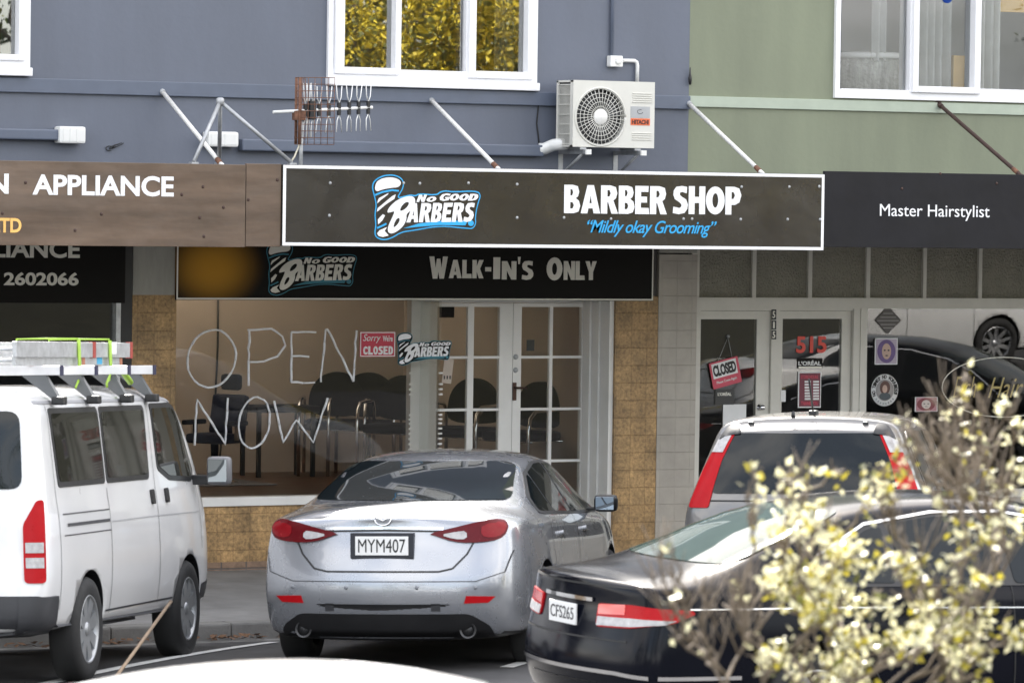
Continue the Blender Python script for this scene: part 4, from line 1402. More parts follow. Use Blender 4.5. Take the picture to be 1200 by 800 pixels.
# slack black cable on the wall
cb = MB()
cb.tube([P(627, 98, -.01), P(630, 106, -.012), P(631, 125, -.012), P(629, 145, -.012), P(631, 160, -.012), P(632, 171, -.012)], .006, 6)
o = cb.build('cable', black_pl)
tag(o, 'thin black cable hanging down the wall beside the centre window', 'cable')
cb = MB()
for k in range(3):
    c = P(128 + 5 * k, 174 - k * 2, -.01)
    cb.tube([(c.x + (.03 + .01 * k) * math.cos(t * .6), -.012 - .004 * k, c.z + .02 * math.sin(t * .6 + k)) for t in range(10)], .004, 5)
o = cb.build('cable_loop', black_pl)
tag(o, 'little curl of black cable on the blue wall above the appliance sign', 'cable')
vb = MB()
c = P(808, 92, -.02)
vb.lathe([(0, 0), (.012, .01), (.016, .06), (.008, .10), (.005, .15), (0, .16)], (c.x, -.03, c.z - .06), 'z', 10)
o = vb.build('cable_end', black_pl)
tag(o, 'black cable end hanging at the joint of the blue and green walls', 'cable')
# stay rods from wall to awning
for (a, b, mat, lab) in (((189, 106), (258, 191), white_rod, 'white awning stay rod crossing the tripod leg'),
                         ((504, 116), (582, 196), white_rod, 'white awning stay rod below the centre window'),
                         ((806, 120), (890, 200), white_rod, 'white awning stay rod at the corner of the green wall'),
                         ((1100, 122), (1192, 202), dark_rod, 'dark rusty awning stay rod below the green building window')):
    p0 = P(a[0], a[1], -.01)
    p1 = P(b[0], b[1], -1.25)
    rd = empty('awning_stay', (p0.x, 0, p0.z))
    tag(rd, lab, 'stay rod', group='stay rods from the wall to the awning')
    d = (p1 - p0)
    MB().tube([p0, p0 + d * .5, p1 + d * .08], .0185, 8).build('rod', mat, rd)
    m = MB()
    m.lathe([(.036, -.012), (.036, 0)], (p0.x, 0, p0.z), 'y', 12)
    m.tube([p0 - d * .01, p0 + d * .04], .024, 8)
    m.build('wall_eye', dark_rod if mat is dark_rod else galv, rd)
    MB().tube([p1 - d * .05, p1 + d * .01], .0215, 8).build('rust_patch', rust, rd)
# aerial tripod (empty mast stand)
tY = -1.6
tp = empty('aerial_tripod', P(258, 192, tY))
tag(tp, 'galvanised three legged aerial mast stand on the awning without an aerial', 'tripod')
apx = P(258, 119, tY)
for (px, py, dy) in ((227, 190, -.25), (257, 191, .5), (342, 191, -.1)):
    e = P(px, py, tY + dy)
    MB().tube([apx, e], .0165, 8).build('leg', galv, tp)
    MB().box(e.x - .03, e.x + .03, e.y - .03, e.y + .03, e.z - .22, e.z, .004).build('foot', galv, tp)
MB().lathe([(.02, -.03), (.032, -.02), (.032, .02), (.02, .03)], (apx.x, apx.y, apx.z), 'z', 12).build('collar', galv, tp)
# television aerial
an = empty('television_aerial', P(353, 192, -1.7))
tag(an, 'rusty television aerial with wire reflector and white forked elements over the awning', 'aerial')
Ya = -1.7
m0, m1 = P(353.5, 129, Ya), P(352, 194, Ya)
MB().tube([m0, m1 + Vector((0, 0, -.2))], .017, 8).build('mast', galv, an)
b0, b1 = P(320, 131.5, Ya), P(436.5, 126, Ya)
MB().tube([b0, b1], .0125, 8).build('boom', light_pl, an)
bx_ = MB()
c = P(352, 136, Ya)
bx_.box(c.x - .06, c.x + .035, Ya - .03, Ya + .03, c.z - .035, c.z + .04, .004)
bx_.build('clamp', rust, an)
rf = MB()
rc_ = P(343, 130, Ya)
h = .265
def refl(u, v):            # u: -1..1 across (depth), v: height ; a bent grid reflector
    return Vector((rc_.x + .02 + abs(u) * .22, Ya + u * .26, rc_.z + v))
for i in range(11):
    v = -h + 2 * h * i / 10
    rf.tube([refl(-1, v), refl(-.5, v), refl(0, v), refl(.5, v), refl(1, v)], .0028, 4)
for i in range(13):
    u = -1 + 2 * i / 12
    rf.tube([refl(u, -h), refl(u, h)], .0028, 4)
rf.build('reflector', rust, an)
rfe = MB()
for s in (-.12, .12):
    rfe.tube([refl(s, -h), refl(s, h)], .011, 6)
rfe.build('reflector_frame', rust, an)
c = b0 + (b1 - b0) * .385
MB().box(c.x - .028, c.x + .028, Ya - .03, Ya + .03, c.z - .075, c.z + .075, .006).build('dipole_box', black_pl, an)
for i in range(9):
    px = (357.5, 361, 366.5, 373.5, 385, 397, 409, 420, 431.5)[i]
    f = (px - 320) / 116.5
    c = b0 + (b1 - b0) * f
    el = MB()
    ln_ = .17 if i < 3 else .14
    sp_ = .045 if i < 3 else .065
    for s in (-1, 1):
        base = c + Vector((0, 0, s * .045))
        for d in (-1, 1):
            tip = base + Vector((d * sp_ * (.55 + .2 * random.random()), d * sp_ * .6, s * ln_))
            mid = base + Vector((d * sp_ * .42, d * sp_ * .3, s * ln_ * .35))
            el.tube([base, mid, tip], .0042, 5)
    o = el.build('element', light_pl, an)
    MB().box(c.x - .012, c.x + .012, Ya - .012, Ya + .012, c.z - .05, c.z + .05).build('element_clip', black_pl, o)
p0 = b0 + (b1 - b0) * .35
MB().tube([p0, P(350.5, 141, Ya), P(351, 158, Ya), P(350, 172, Ya), P(345, 184, Ya), P(340, 191, Ya)], .0075, 6).build('lead', M('cream_lead', (.62, .58, .46), .5), an)

# ------------------------------------------------------------------ inside the barber shop
def make_chair():
    ch = empty('waiting_chair')
    s = MB()
    s.box(-.25, .25, -.24, .24, .40, .48, .03)
    s.build('seat', vinyl_black, ch, smooth=True)
    b = MB()
    pr = [(-.23, .50), (-.25, .62), (-.22, .76), (-.13, .86), (0, .895), (.13, .86), (.22, .76), (.25, .62), (.23, .50)]
    b.plate(smooth_poly(pr, 2), .06, .27)
    b.build('backrest', vinyl_black, ch)
    for sx in (-1, 1):
        a = MB()
        x = sx * .285
        a.tube([(x, -.26, 0), (x, -.26, .50), (x, -.235, .60), (x, -.17, .655), (x, .10, .665), (x, .22, .66), (x, .27, .60), (x, .27, .0)], .016, 8)
        a.build('arm_frame', chrome, ch)
    r_ = MB()
    for y in (-.2, .2): r_.tube([(-.285, y, .40), (.285, y, .40)], .010, 6)
    r_.build('seat_rail', chrome, ch)
    return ch
ch0 = make_chair()
spots = [(FX(392, 470, 4.0), 4.0, -.55, 'black waiting chair with a wide round back behind the N of the window writing'), (FX(428, 470, 3.85), 3.85, -.6, 'black waiting chair left of the closed sign in the row behind the shop window'),
         (FX(466, 470, 3.2), 3.2, -.75, 'black waiting chair below the crimson closed sign inside the shop'), (FX(540, 470, 2.5), 2.5, -1.0, 'black waiting chair seen through the left barber door'),
         (FX(612, 480, 1.7), 1.7, -1.2, 'black waiting chair seen through the right barber door')]
for i, (x, y, rz, lab) in enumerate(spots):
    o = ch0 if i == 0 else copy_tree(ch0)
    o.location = (x, y, .50)
    o.scale = (1.08, 1.08, 1.08)
    o.rotation_euler = (0, 0, rz)
    tag(o, lab, 'chair', group='row of black waiting chairs in the barber shop')
tbl = empty('side_table')
MB().box(-.33, .33, -.22, .22, .60, .66, .01).build('table_top', vinyl_black, tbl)
for sx in (-1, 1):
    for sy in (-1, 1):
        MB().box(sx * .28 - .018, sx * .28 + .018, sy * .17 - .018, sy * .17 + .018, 0, .60).build('leg', black_pl, tbl)
tbl.location = (FX(326, 480, 4.0), 4.0, .50)
tag(tbl, 'small black table left of the waiting chairs behind the window writing', 'table')
bc = empty('barber_chair')
s = MB()
s.box(-.27, .27, -.25, .27, .48, .60, .04)
s.build('seat', vinyl_navy, bc, smooth=True)
b = MB()
b.box(-.25, .25, .20, .32, .58, 1.08, .05)
bmesh.ops.rotate(b.bm, cent=(0, .24, .58), matrix=Matrix.Rotation(R(-10), 3, 'X'), verts=b.bm.verts)
b.build('backrest', vinyl_navy, bc, smooth=True)
hr = MB()
hr.box(-.14, .14, .30, .40, 1.12, 1.32, .045)
hr.build('headrest', vinyl_black, bc, smooth=True)
for sx in (-1, 1):
    MB().box(sx * .31 - .04, sx * .31 + .04, -.22, .22, .70, .76, .02).build('armrest', vinyl_black, bc)
    MB().box(sx * .31 - .015, sx * .31 + .015, -.05, .05, .52, .70).build('arm_post', chrome, bc)
MB().lathe([(.30, 0), (.30, .02), (.05, .06), (.05, .48)], (0, 0, 0), 'z', 28).build('pedestal', chrome, bc)
bc.location = (FX(252, 480, 3.3), 3.3, .50)
bc.scale = (.74, .74, .74)
bc.rotation_euler = (0, 0, R(-60))
tag(bc, 'navy and black barber chair with headrest behind the N of the window writing', 'chair')
o = MB().box(-2.6, -.9, 2.7, 4.3, .504, .512, .003).build('floor_mat', mat_grey)
tag(o, 'grey mat under the barber chair on the dark shop floor', 'mat')
cb = MB()
cb.tube([(-.62, 4.58, 2.30), (-.62, 4.57, 1.7), (-.64, 4.57, 1.2), (-.58, 4.56, .75), (-.64, 4.5, .45), (-.9, 4.4, FLZ + .02)], .010, 6)
cb.box(-.65, -.58, 4.55, 4.59, 2.28, 2.34)
o = cb.build('cable', black_pl)
tag(o, 'black cable hanging down the beige wall inside the barber shop', 'cable')
# upstairs, green building: tan card boxes, round shade with cream trim, blue sticker
for (a, b, t, u, lab) in ((1117, 1140, 65, 130, 'tan cardboard panel standing behind the middle pane of the green building window'), (1172, 1230, -40, 14, 'tan cardboard panel hung high behind the outer pane of the green building window')):
    p0, p1 = P(a, (t + u) / 2, .5), P(b, (t + u) / 2, .5)
    z1, z0 = FZ(a, t, .5), FZ(a, u, .5)
    o = MB().box(p0.x, p1.x, .5, .54, z0, z1, .004).build('card_panel', card_tan)
    tag(o, lab, 'panel')
pc = P(1018, 92, .75)
ls_ = empty('round_ottoman', (pc.x, .75, pc.z - .33))
tag(ls_, 'round silvery ottoman with pale trim behind the first pane of the green building window', 'ottoman')
MB().lathe([(0, -.30), (.40, -.30), (.43, -.2), (.44, .12), (.42, .17)], (pc.x, .75, pc.z), 'z', 40).build('body', M('silvery_fur', (.30, .31, .29), .6, var=.5, vs=18, bump=.02, bs=30, streak=.2), ls_)
MB().lathe([(.425, .17), (.44, .18), (.44, .215), (.41, .225), (0, .25)], (pc.x, .75, pc.z), 'z', 40).build('trim', paper, ls_)
c = P(1109, 0, .028)
o = MB().lathe([(0, .014), (.062, .014), (.062, .018)], (c.x, 0, c.z + .03), 'y', 28).build('window_sticker', M('royal_blue_sticker', (.01, .07, .42), .4))
tag(o, 'round royal blue sticker on the middle pane of the green building window', 'sticker')
# ------------------------------------------------------------------ vehicles
# local frame: x forward from the rear bumper, y to the left, z up from the ground
def lerp_tab(tab, x):
    if x <= tab[0][0]: return tab[0][1]
    for (a, va), (b, vb_) in zip(tab, tab[1:]):
        if x <= b:
            t = (x - a) / (b - a)
            return va + (vb_ - va) * t
    return tab[-1][1]
def car_body(name, parent, paint, stations, W, ZB, ZS, ZR, ZE, WR, rear, front, axles, rad, sub=2, tuck=.06, levels=None, crown=.7, lip=.75):
    """stations: x list; W.. tables over x; rear/front: [(z, x)] profiles of the end faces"""
    bm = bmesh.new()
    L = stations[-1]
    def section(x):
        w, zb, zs, zr, ze, wr = (lerp_tab(t, x) for t in (W, ZB, ZS, ZR, ZE, WR))
        zm = zb + (zs - zb) * .52
        return [(0, zb), (w * .80, zb), (w * .955, zb + .06), (w * .992, zb + (zs - zb) * .28), (w, zm), (w * .985, zb + (zs - zb) * .83), (w * .955, zs),
                (w * .955 + (wr - w * .955) * .5 if ze - zs > .1 else w * .93, zs + (ze - zs) * .5), (wr, ze), (wr * crown, ze + (zr - ze) * .72), (0, zr)]
    K = 11
    def prof(tab, z):
        return lerp_tab(tab, z)
    rings = []
    for si, x in enumerate(stations):
        sec = section(x)
        row = []
        for k, (y, z) in enumerate(sec):
            xx = x
            if si == 0:
                xx = x + prof(rear, z)
            elif si == len(stations) - 1:
                xx = x - prof(front, z)
            elif si == 1:
                xx = max(x, prof(rear, z) + stations[0] + .05 + (x - stations[0]) * .35)
            elif si == len(stations) - 2:
                xx = min(x, L - prof(front, z) - .05 - (L - x) * .35)
            row.append((xx, y, z))
        rings.append(row)
    VL, VR = [], []
    for row in rings:
        a, b = [], []
        for k, (x, y, z) in enumerate(row):
            v = bm.verts.new((x, y, z))
            a.append(v)
            b.append(v if k in (0, K - 1) else bm.verts.new((x, -y, z)))
        VL.append(a)
        VR.append(b)
    def F(*v):
        vv = []
        for q in v:
            if q not in vv: vv.append(q)
        if len(vv) >= 3:
            bm.faces.new(vv)
    for i in range(len(rings) - 1):
        for k in range(K - 1):
            F(VL[i][k], VL[i][k + 1], VL[i + 1][k + 1], VL[i + 1][k])
            F(VR[i][k], VR[i + 1][k], VR[i + 1][k + 1], VR[i][k + 1])
    def cap(i, tab, sgn, bul):
        cols = []
        for fr, bb in ((.62, .55), (0, 1.0)):
            cl, cr = [], []
            for k in range(K):
                x, y, z = rings[i][k]
                if k in (0, K - 1):
                    cl.append(VL[i][k]); cr.append(VL[i][k])
                else:
                    xx = x - sgn * bul * bb
                    v = bm.verts.new((xx, y * fr, z))
                    cl.append(v)
                    cr.append(v if fr == 0 else bm.verts.new((xx, -y * fr, z)))
            cols.append((cl, cr))
        chain_l = [VL[i], cols[0][0], cols[1][0]]
        chain_r = [VR[i], cols[0][1], cols[1][1]]
        for j in range(2):
            for k in range(K - 1):
                F(chain_l[j][k], chain_l[j][k + 1], chain_l[j + 1][k + 1], chain_l[j + 1][k])
                F(chain_r[j][k], chain_r[j + 1][k], chain_r[j + 1][k + 1], chain_r[j][k + 1])
    r0 = set(VL[0]) | set(VR[0])
    cap(0, rear, 1, rear_bulge.get(name, .16))
    cap(len(rings) - 1, front, -1, .22)
    bmesh.ops.recalc_face_normals(bm, faces=bm.faces)
    cr = bm.edges.layers.float.new('crease_edge')
    for V in (VL, VR):
        for i in range(len(rings) - 1):
            for k, c_ in ((6, .45), (8, .30), (2, .4)):
                e = bm.edges.get((V[i][k], V[i + 1][k]))
                if e is not None: e[cr] = c_
        for k in range(7, K - 1):
            e = bm.edges.get((V[0][k], V[0][k + 1]))
            if e is not None: e[cr] = lip
    for f in bm.faces: f.smooth = True
    me = bpy.data.meshes.new('cage')
    bm.to_mesh(me)
    bm.free()
    ob = bpy.data.objects.new('cage', me)
    COL.objects.link(ob)
    md = ob.modifiers.new('s', 'SUBSURF')
    md.levels = md.render_levels = sub
    md2 = None
    cutters = []
    bpy.context.view_layer.update()
    dg = bpy.context.evaluated_depsgraph_get()
    solid = bpy.data.meshes.new_from_object(ob.evaluated_get(dg))
    bt = bmesh.new()
    bt.from_mesh(solid)
    bvh = BVHTree.FromBMesh(bt)
    bt.free()
    # wheel wells
    ob.data = solid
    ob.modifiers.clear()
    for ax, r_ in axles:
        for s in (-1, 1):
            m = MB().lathe([(r_, .42), (r_, 1.3)], (ax, 0, 0), 'y', 40)
            for v in m.bm.verts:
                v.co.z += rad
                if s < 0: v.co.y = -v.co.y
            bmesh.ops.recalc_face_normals(m.bm, faces=m.bm.faces)
            cm = bpy.data.meshes.new('c')
            m.bm.to_mesh(cm)
            co = bpy.data.objects.new('c', cm)
            COL.objects.link(co)
            cutters.append(co)
            b = ob.modifiers.new('b', 'BOOLEAN')
            b.operation, b.object, b.solver = 'DIFFERENCE', co, 'EXACT'
    bpy.context.view_layer.update()
    dg = bpy.context.evaluated_depsgraph_get()
    fin = bpy.data.meshes.new_from_object(ob.evaluated_get(dg))
    bpy.data.objects.remove(ob)
    for c in cutters: bpy.data.objects.remove(c)
    fin.materials.clear()
    fin.materials.append(paint)
    fin.materials.append(black_pl)
    for p in fin.polygons:
        c = p.center
        p.use_smooth = True
        for ax, r_ in axles:
            d = math.hypot(c.x - ax, c.z - rad)
            if d < r_ + .004 and abs(c.y) > .40 and (d > r_ - .02 and abs(p.normal.y) < .3 or abs(abs(c.y) - .42) < .006 and d < r_):
                p.material_index = 1
                p.use_smooth = False
        if p.normal.z < -.8 and c.z < .30: p.material_index = 1
    o = link('body', fin, parent)
    return o, bvh
rear_bulge = {}
VIEW = {'rear': (Vector((1, 0, 0)), Vector((0, 1, 0)), Vector((0, 0, 1))), 'right': (Vector((0, 1, 0)), Vector((1, 0, 0)), Vector((0, 0, 1))),
        'left': (Vector((0, -1, 0)), Vector((1, 0, 0)), Vector((0, 0, 1))), 'top': (Vector((0, 0, -1)), Vector((1, 0, 0)), Vector((0, 1, 0))),
        'front': (Vector((-1, 0, 0)), Vector((0, 1, 0)), Vector((0, 0, 1)))}
def patch(bvh, poly, view, name, mat, parent, off=.005, step=.05, holes=None):
    d, e1, e2 = VIEW[view] if isinstance(view, str) else view
    bm = bmesh.new()
    bm.faces.new([bm.verts.new((a, b, 0)) for a, b in poly])
    for ax in (0, 1):
        lo, hi = min(p[ax] for p in poly), max(p[ax] for p in poly)
        n = int((hi - lo) / step)
        for i in range(1, n + 1):
            c = lo + (hi - lo) * i / (n + 1)
            no = Vector((1, 0, 0)) if ax == 0 else Vector((0, 1, 0))
            bmesh.ops.bisect_plane(bm, geom=bm.verts[:] + bm.edges[:] + bm.faces[:], plane_co=no * c, plane_no=no, dist=1e-5)
    bmesh.ops.triangulate(bm, faces=[f for f in bm.faces if len(f.verts) > 4])
    edge = [e for e in bm.edges if len(e.link_faces) == 1]
    nrm = {}
    for v in bm.verts:
        org = e1 * v.co.x + e2 * v.co.y - d * 8
        loc, n_, idx, dist = bvh.ray_cast(org, d)
        if loc is None:
            loc, n_, idx, dist = bvh.find_nearest(org + d * 8 if not name else org + d * 6.5)
        if n_.dot(d) > 0: n_ = -n_
        v.co = loc + n_ * off
        nrm[v] = n_.copy()
    r = bmesh.ops.extrude_edge_only(bm, edges=edge)
    nv = [g for g in r['geom'] if isinstance(g, bmesh.types.BMVert)]
    for v in nv:
        best = None
        for e in v.link_edges:
            o_ = e.other_vert(v)
            if o_ in nrm: best = o_
        if best is not None: v.co = best.co - nrm[best] * (off + .004)
    bmesh.ops.recalc_face_normals(bm, faces=bm.faces)
    for e in edge:
        if e.is_valid: e.smooth = False
    # make the sheet face outwards
    s = sum((f.normal.dot(d) * f.calc_area() for f in bm.faces))
    if s > 0: bmesh.ops.reverse_faces(bm, faces=bm.faces)
    for f in bm.faces: f.smooth = all(v in nrm for v in f.verts)
    me = bpy.data.meshes.new(name)
    bm.to_mesh(me)
    bm.free()
    me.materials.append(mat)
    return link(name, me, parent)
def band(bvh, pts, w, view, name, mat, parent, off=.0035, step=.03):
    d, e1, e2 = VIEW[view] if isinstance(view, str) else view
    mb = MB()
    def hit(a, b):
        org = e1 * a + e2 * b - d * 8
        loc, n_, i, _ = bvh.ray_cast(org, d)
        if loc is None: loc, n_, i, _ = bvh.find_nearest(org + d * 7)
        if n_.dot(d) > 0: n_ = -n_
        return loc + n_ * off
    for (a, b) in zip(pts, pts[1:]):
        a, b = Vector(a), Vector(b)
        n = max(1, int((b - a).length / step))
        t = (b - a).normalized()
        q = Vector((-t.y, t.x)) * w / 2
        for i in range(n):
            u, v = a + (b - a) * i / n, a + (b - a) * (i + 1) / n
            mb.quad([hit(*(u - q)), hit(*(v - q)), hit(*(v + q)), hit(*(u + q))])
    return mb.build(name, mat, parent, recalc=False)
def wheel(parent, x, y, r, w, side, style='alloy', spokes=5, mat=None):
    ty = MB()
    pr = [(r * .66, -w / 2 + .01), (r * .80, -w / 2), (r * .95, -w / 2 + .012), (r, -w / 2 + .04), (r, w / 2 - .04), (r * .95, w / 2 - .012), (r * .80, w / 2), (r * .66, w / 2 - .01), (r * .64, 0)]
    ty.lathe(pr + [pr[0]], (x, y, r), 'y', 40, False)
    wh = ty.build('wheel', rubber, parent)
    rm = MB()
    o = side * (w / 2)
    R_ = r * .665
    rm.lathe([(R_, o - side * .02), (R_ * .97, o - side * .008), (R_ * .93, o - side * .012), (R_ * .90, o - side * .05), (R_ * .88, o - side * .12)], (x, y, r), 'y', 40, False)
    rm.lathe([(0, o - side * .015), (r * .11, o - side * .018), (r * .14, o - side * .03), (r * .15, o - side * .07)], (x, y, r), 'y', 24, False)
    for k in range(spokes):
        a = 2 * math.pi * k / spokes + .3
        b = bmesh.new()
        bmesh.ops.create_cube(b, size=1)
        for v in b.verts:
            rr = r * .12 if v.co.x < 0 else R_ * .92
            hw = (.05 if v.co.x < 0 else .036) if style == 'alloy' else (.06 if v.co.x < 0 else .085)
            if spokes > 7: hw *= .55
            dy = (o - side * .03 if v.co.x < 0 else o - side * .022) - side * (.0 if v.co.y * side > 0 else .03)
            px, pz = rr, hw * (1 if v.co.z > 0 else -1)
            v.co = Vector((x + px * math.cos(a) - pz * math.sin(a), y + dy, r + px * math.sin(a) + pz * math.cos(a)))
        rm.add(b)
    rm.build('rim', mat or alloy, wh)
    MB().lathe([(0, o - side * .13), (R_ * .87, o - side * .125)], (x, y, r), 'y', 28).build('brake_disc', black_pl, wh)
    return wh
def place(root, X, Y, heading, slope=True):
    """root at the midpoint under the rear bumper; heading = degrees right of +Y"""
    h = R(heading)
    f = Vector((math.sin(h), math.cos(h), 0))
    z0 = road_z(Y)
    e = 2.4
    z1 = road_z(min(-3.45, (Vector((X, Y, 0)) + f * 4.2).y))
    fw = Vector((f.x, f.y, (z1 - z0) / 4.2)).normalized()
    lf = Vector((-f.y, f.x, 0))
    la = Vector((X, Y, 0)) + lf * .8 + f * 2
    lb_ = Vector((X, Y, 0)) - lf * .8 + f * 2
    lz = (road_z(min(-3.45, la.y)) - road_z(min(-3.45, lb_.y))) / 1.6
    lf = Vector((lf.x, lf.y, lz))
    up = fw.cross(lf).normalized()
    lf = up.cross(fw).normalized()
    root.matrix_world = Matrix(((fw.x, lf.x, up.x, X), (fw.y, lf.y, up.y, Y), (fw.z, lf.z, up.z, z0), (0, 0, 0, 1)))
def plate(parent, y0, y1, z0, z1, x, text, surround=True, tilt=0.):
    p = MB()
    if surround:
        p.box(x - .004, x + .06, y0 - .035, y1 + .035, z0 - .022, z1 + .022, .004)
        o = p.build('plate_surround', M('navy_black_surround', (.012, .014, .022), .4), parent)
    else:
        o = parent
    w = MB().box(x - .008, x - .0045, y0, y1, z0, z1).build('number_plate', plate_w, o)
    me = text_mesh(text, .0)
    fit_text(me, 0, 1, 0, 1, 0, 0, .002)
    for v in me.vertices:
        a, b, d = v.co.x, v.co.z, v.co.y
        v.co = Vector((x - .0085 + d, y1 - .02 - a * (y1 - y0 - .04), z0 + .018 + b * (z1 - z0 - .036)))
    me.materials.append(black_pl)
    link('plate_lettering', me, w)
    return o
def side_mirror(parent, x, y, z, side, paint, size=(.10, .22, .15), glassr=True):
    b = MB()
    sx, sy, sz = size
    b.box(x - sx / 2, x + sx / 2, y - sy / 2 if side > 0 else y - sy / 2, y + sy / 2, z - sz / 2, z + sz / 2, min(size) * .32)
    o = b.build('side_mirror', paint, parent, smooth=True)
    MB().box(x - sx / 2 - .004, x - sx / 2 + .002, y - sy * .40, y + sy * .40, z - sz * .38, z + sz * .38, .002).build('mirror_glass', mirror_m, o)
    MB().box(x - .01, x + .04, min(y - side * sy * .9, y), max(y - side * sy * .9, y), z - sz * .42, z - sz * .22, .008).build('mirror_arm', black_pl, o)
    return o
def mir(poly): return [(-a, b) for a, b in poly][::-1]
CNR = lambda s, deg: (Vector((math.cos(R(deg)), s * math.sin(R(deg)), 0)), Vector((-s * math.sin(R(deg)) * -1 if False else -math.sin(R(deg)) * s, math.cos(R(deg)), 0)), Vector((0, 0, 1)))

def silver_sedan(name, paint, label, detail=True):
    root = empty(name)
    tag(root, label, 'car')
    rear_bulge['s'] = .17
    st = [0, .16, .42, .72, 1.05, 1.45, 1.95, 2.45, 2.9, 3.3, 3.72, 4.1, 4.45, 4.7, 4.85]
    ax = [(1.02, .375), (3.85, .375)]
    body, bvh = car_body('s', root, paint, st,
        W=[(0, .80), (.16, .865), (.42, .905), (.9, .925), (2.4, .92), (3.7, .92), (4.3, .89), (4.7, .76), (4.85, .60)],
        ZB=[(0, .20), (.42, .19), (1.5, .19), (3.7, .19), (4.5, .2), (4.85, .25)],
        ZS=[(0, .93), (.42, .97), (1.0, .985), (2.4, .93), (3.7, .90), (4.3, .80), (4.85, .60)],
        ZR=[(0, 1.035), (.16, 1.09), (.42, 1.105), (.72, 1.13), (1.05, 1.24), (1.45, 1.375), (1.95, 1.44), (2.45, 1.455), (2.9, 1.415), (3.3, 1.26), (3.72, 1.05), (4.1, .98), (4.45, .90), (4.7, .76), (4.85, .62)],
        ZE=[(0, 1.0), (.42, 1.045), (.72, 1.06), (1.05, 1.16), (1.45, 1.305), (1.95, 1.375), (2.45, 1.385), (2.9, 1.34), (3.3, 1.19), (3.72, .99), (4.1, .91), (4.45, .83), (4.85, .60)],
        WR=[(0, .66), (.42, .73), (.72, .71), (1.05, .665), (1.45, .62), (1.95, .60), (2.45, .60), (2.9, .61), (3.3, .65), (3.72, .72), (4.3, .72), (4.7, .6), (4.85, .48)],
        rear=[(.2, .12), (.35, .04), (.5, .0), (.62, .0), (.72, .05), (.86, .09), (1.0, .10), (1.1, .05)],
        front=[(.2, .12), (.4, .0), (.6, .05)], axles=ax, rad=.335, tuck=.05)
    for x in (1.02, 3.85):
        for s in (-1, 1): wheel(root, x, s * .80, .335, .22, s, 'alloy', 10)
    # glass
    rg = rpoly([(-.69, 1.115), (.69, 1.115), (.59, 1.335), (.50, 1.362), (-.50, 1.362), (-.59, 1.335)], .05)
    patch(bvh, rg, 'rear', 'rear_window', car_glass, body, .006, .07)
    patch(bvh, rpoly([(-.70, 1.02), (.70, 1.02), (.55, 1.37), (-.55, 1.37)], .06), 'front', 'windscreen', car_glass, body, .006, .09)
    for v, s in (('right', -1), ('left', 1)):
        gl = [(1.12, 1.02), (1.22, 1.13), (1.62, 1.285), (2.1, 1.352), (2.5, 1.357), (2.85, 1.318), (3.15, 1.20), (3.52, .985), (3.5, .955), (2.4, .975), (1.3, 1.005)]
        patch(bvh, rpoly(gl, .04), v, 'window_trim', black_pl, body, .005, .10)
        patch(bvh, rpoly([(1.2, 1.035), (1.28, 1.12), (1.62, 1.262), (1.68, 1.262), (1.68, 1.015), (1.3, 1.025)], .03), v, 'side_window', car_glass, body, .008, .10)
        patch(bvh, rpoly([(1.72, 1.012), (1.72, 1.282), (2.1, 1.332), (2.36, 1.337), (2.36, .992)], .03), v, 'side_window', car_glass, body, .008, .10)
        patch(bvh, rpoly([(2.43, .99), (2.43, 1.337), (2.82, 1.302), (3.12, 1.185), (3.44, .985), (3.4, .972)], .03), v, 'side_window', car_glass, body, .008, .10)
        band(bvh, [(1.58, .30), (1.50, .45), (1.40, .62), (1.33, .85), (1.30, .99)], .008, v, 'shut_line', black_pl, body)
        band(bvh, [(2.40, .28), (2.40, .98)], .008, v, 'shut_line', black_pl, body)
        band(bvh, [(3.48, .30), (3.46, .7), (3.5, .96)], .008, v, 'shut_line', black_pl, body)
        band(bvh, [(1.58, .27), (3.48, .27)], .05, v, 'sill_trim', dark_pl, body, .004)
        for hx in (1.62, 2.62):
            h = patch(bvh, rpoly([(hx, .85), (hx + .20, .845), (hx + .20, .875), (hx, .88)], .012, 3), v, 'door_handle', paint, body, .03, .05)
    side_mirror(root, 3.22, -.965, 1.025, -1, black_pl, (.12, .17, .125))
    side_mirror(root, 3.22, .965, 1.025, 1, black_pl, (.12, .17, .125))
    # tail lamps
    for s in (-1, 1):
        vw = CNR(s * -1, 26) if False else None
    d45 = {}
    for s in (-1, 1):
        d = Vector((math.cos(R(30)), -s * math.sin(R(30)), 0))
        e1 = Vector((s * math.sin(R(30)), math.cos(R(30)), 0))
        if s > 0: pass
        view = (d, e1, Vector((0, 0, 1)))
        c30 = math.cos(R(30))
        def U(y): return s * y
        lamp = [(.245, .915), (.42, .955), (.60, .99), (.76, .995), (.785, .965), (.74, .89), (.66, .862), (.50, .85), (.40, .86), (.31, .892)]
        pts = [(U(a), b) for a, b in lamp]
        if s < 0: pts = pts[::-1]
        lo = patch(bvh, smooth_poly(pts, 1), view, 'tail_lamp', lamp_dred, body, .018, .04)
        pr_ = [(.59, .972), (.74, .98), (.765, .955), (.725, .90), (.65, .88), (.58, .895)]
        pp_ = [(U(a), b) for a, b in pr_]
        patch(bvh, smooth_poly(pp_ if s > 0 else pp_[::-1], 1), view, 'lamp_lens', lamp_wine, lo, .022, .04)
        pc_ = [(.32, .905), (.42, .925), (.49, .93), (.49, .875), (.41, .875)]
        pp_ = [(U(a), b) for a, b in pc_]
        patch(bvh, smooth_poly(pp_ if s > 0 else pp_[::-1], 1), view, 'clear_lens', lamp_clear, lo, .022, .04)
        rf_ = [(s * .545, .455), (s * .70, .46), (s * .745, .50), (s * .56, .505)]
        patch(bvh, rf_ if s > 0 else rf_[::-1], 'rear', 'reflector', lamp_red, body, .006, .05)
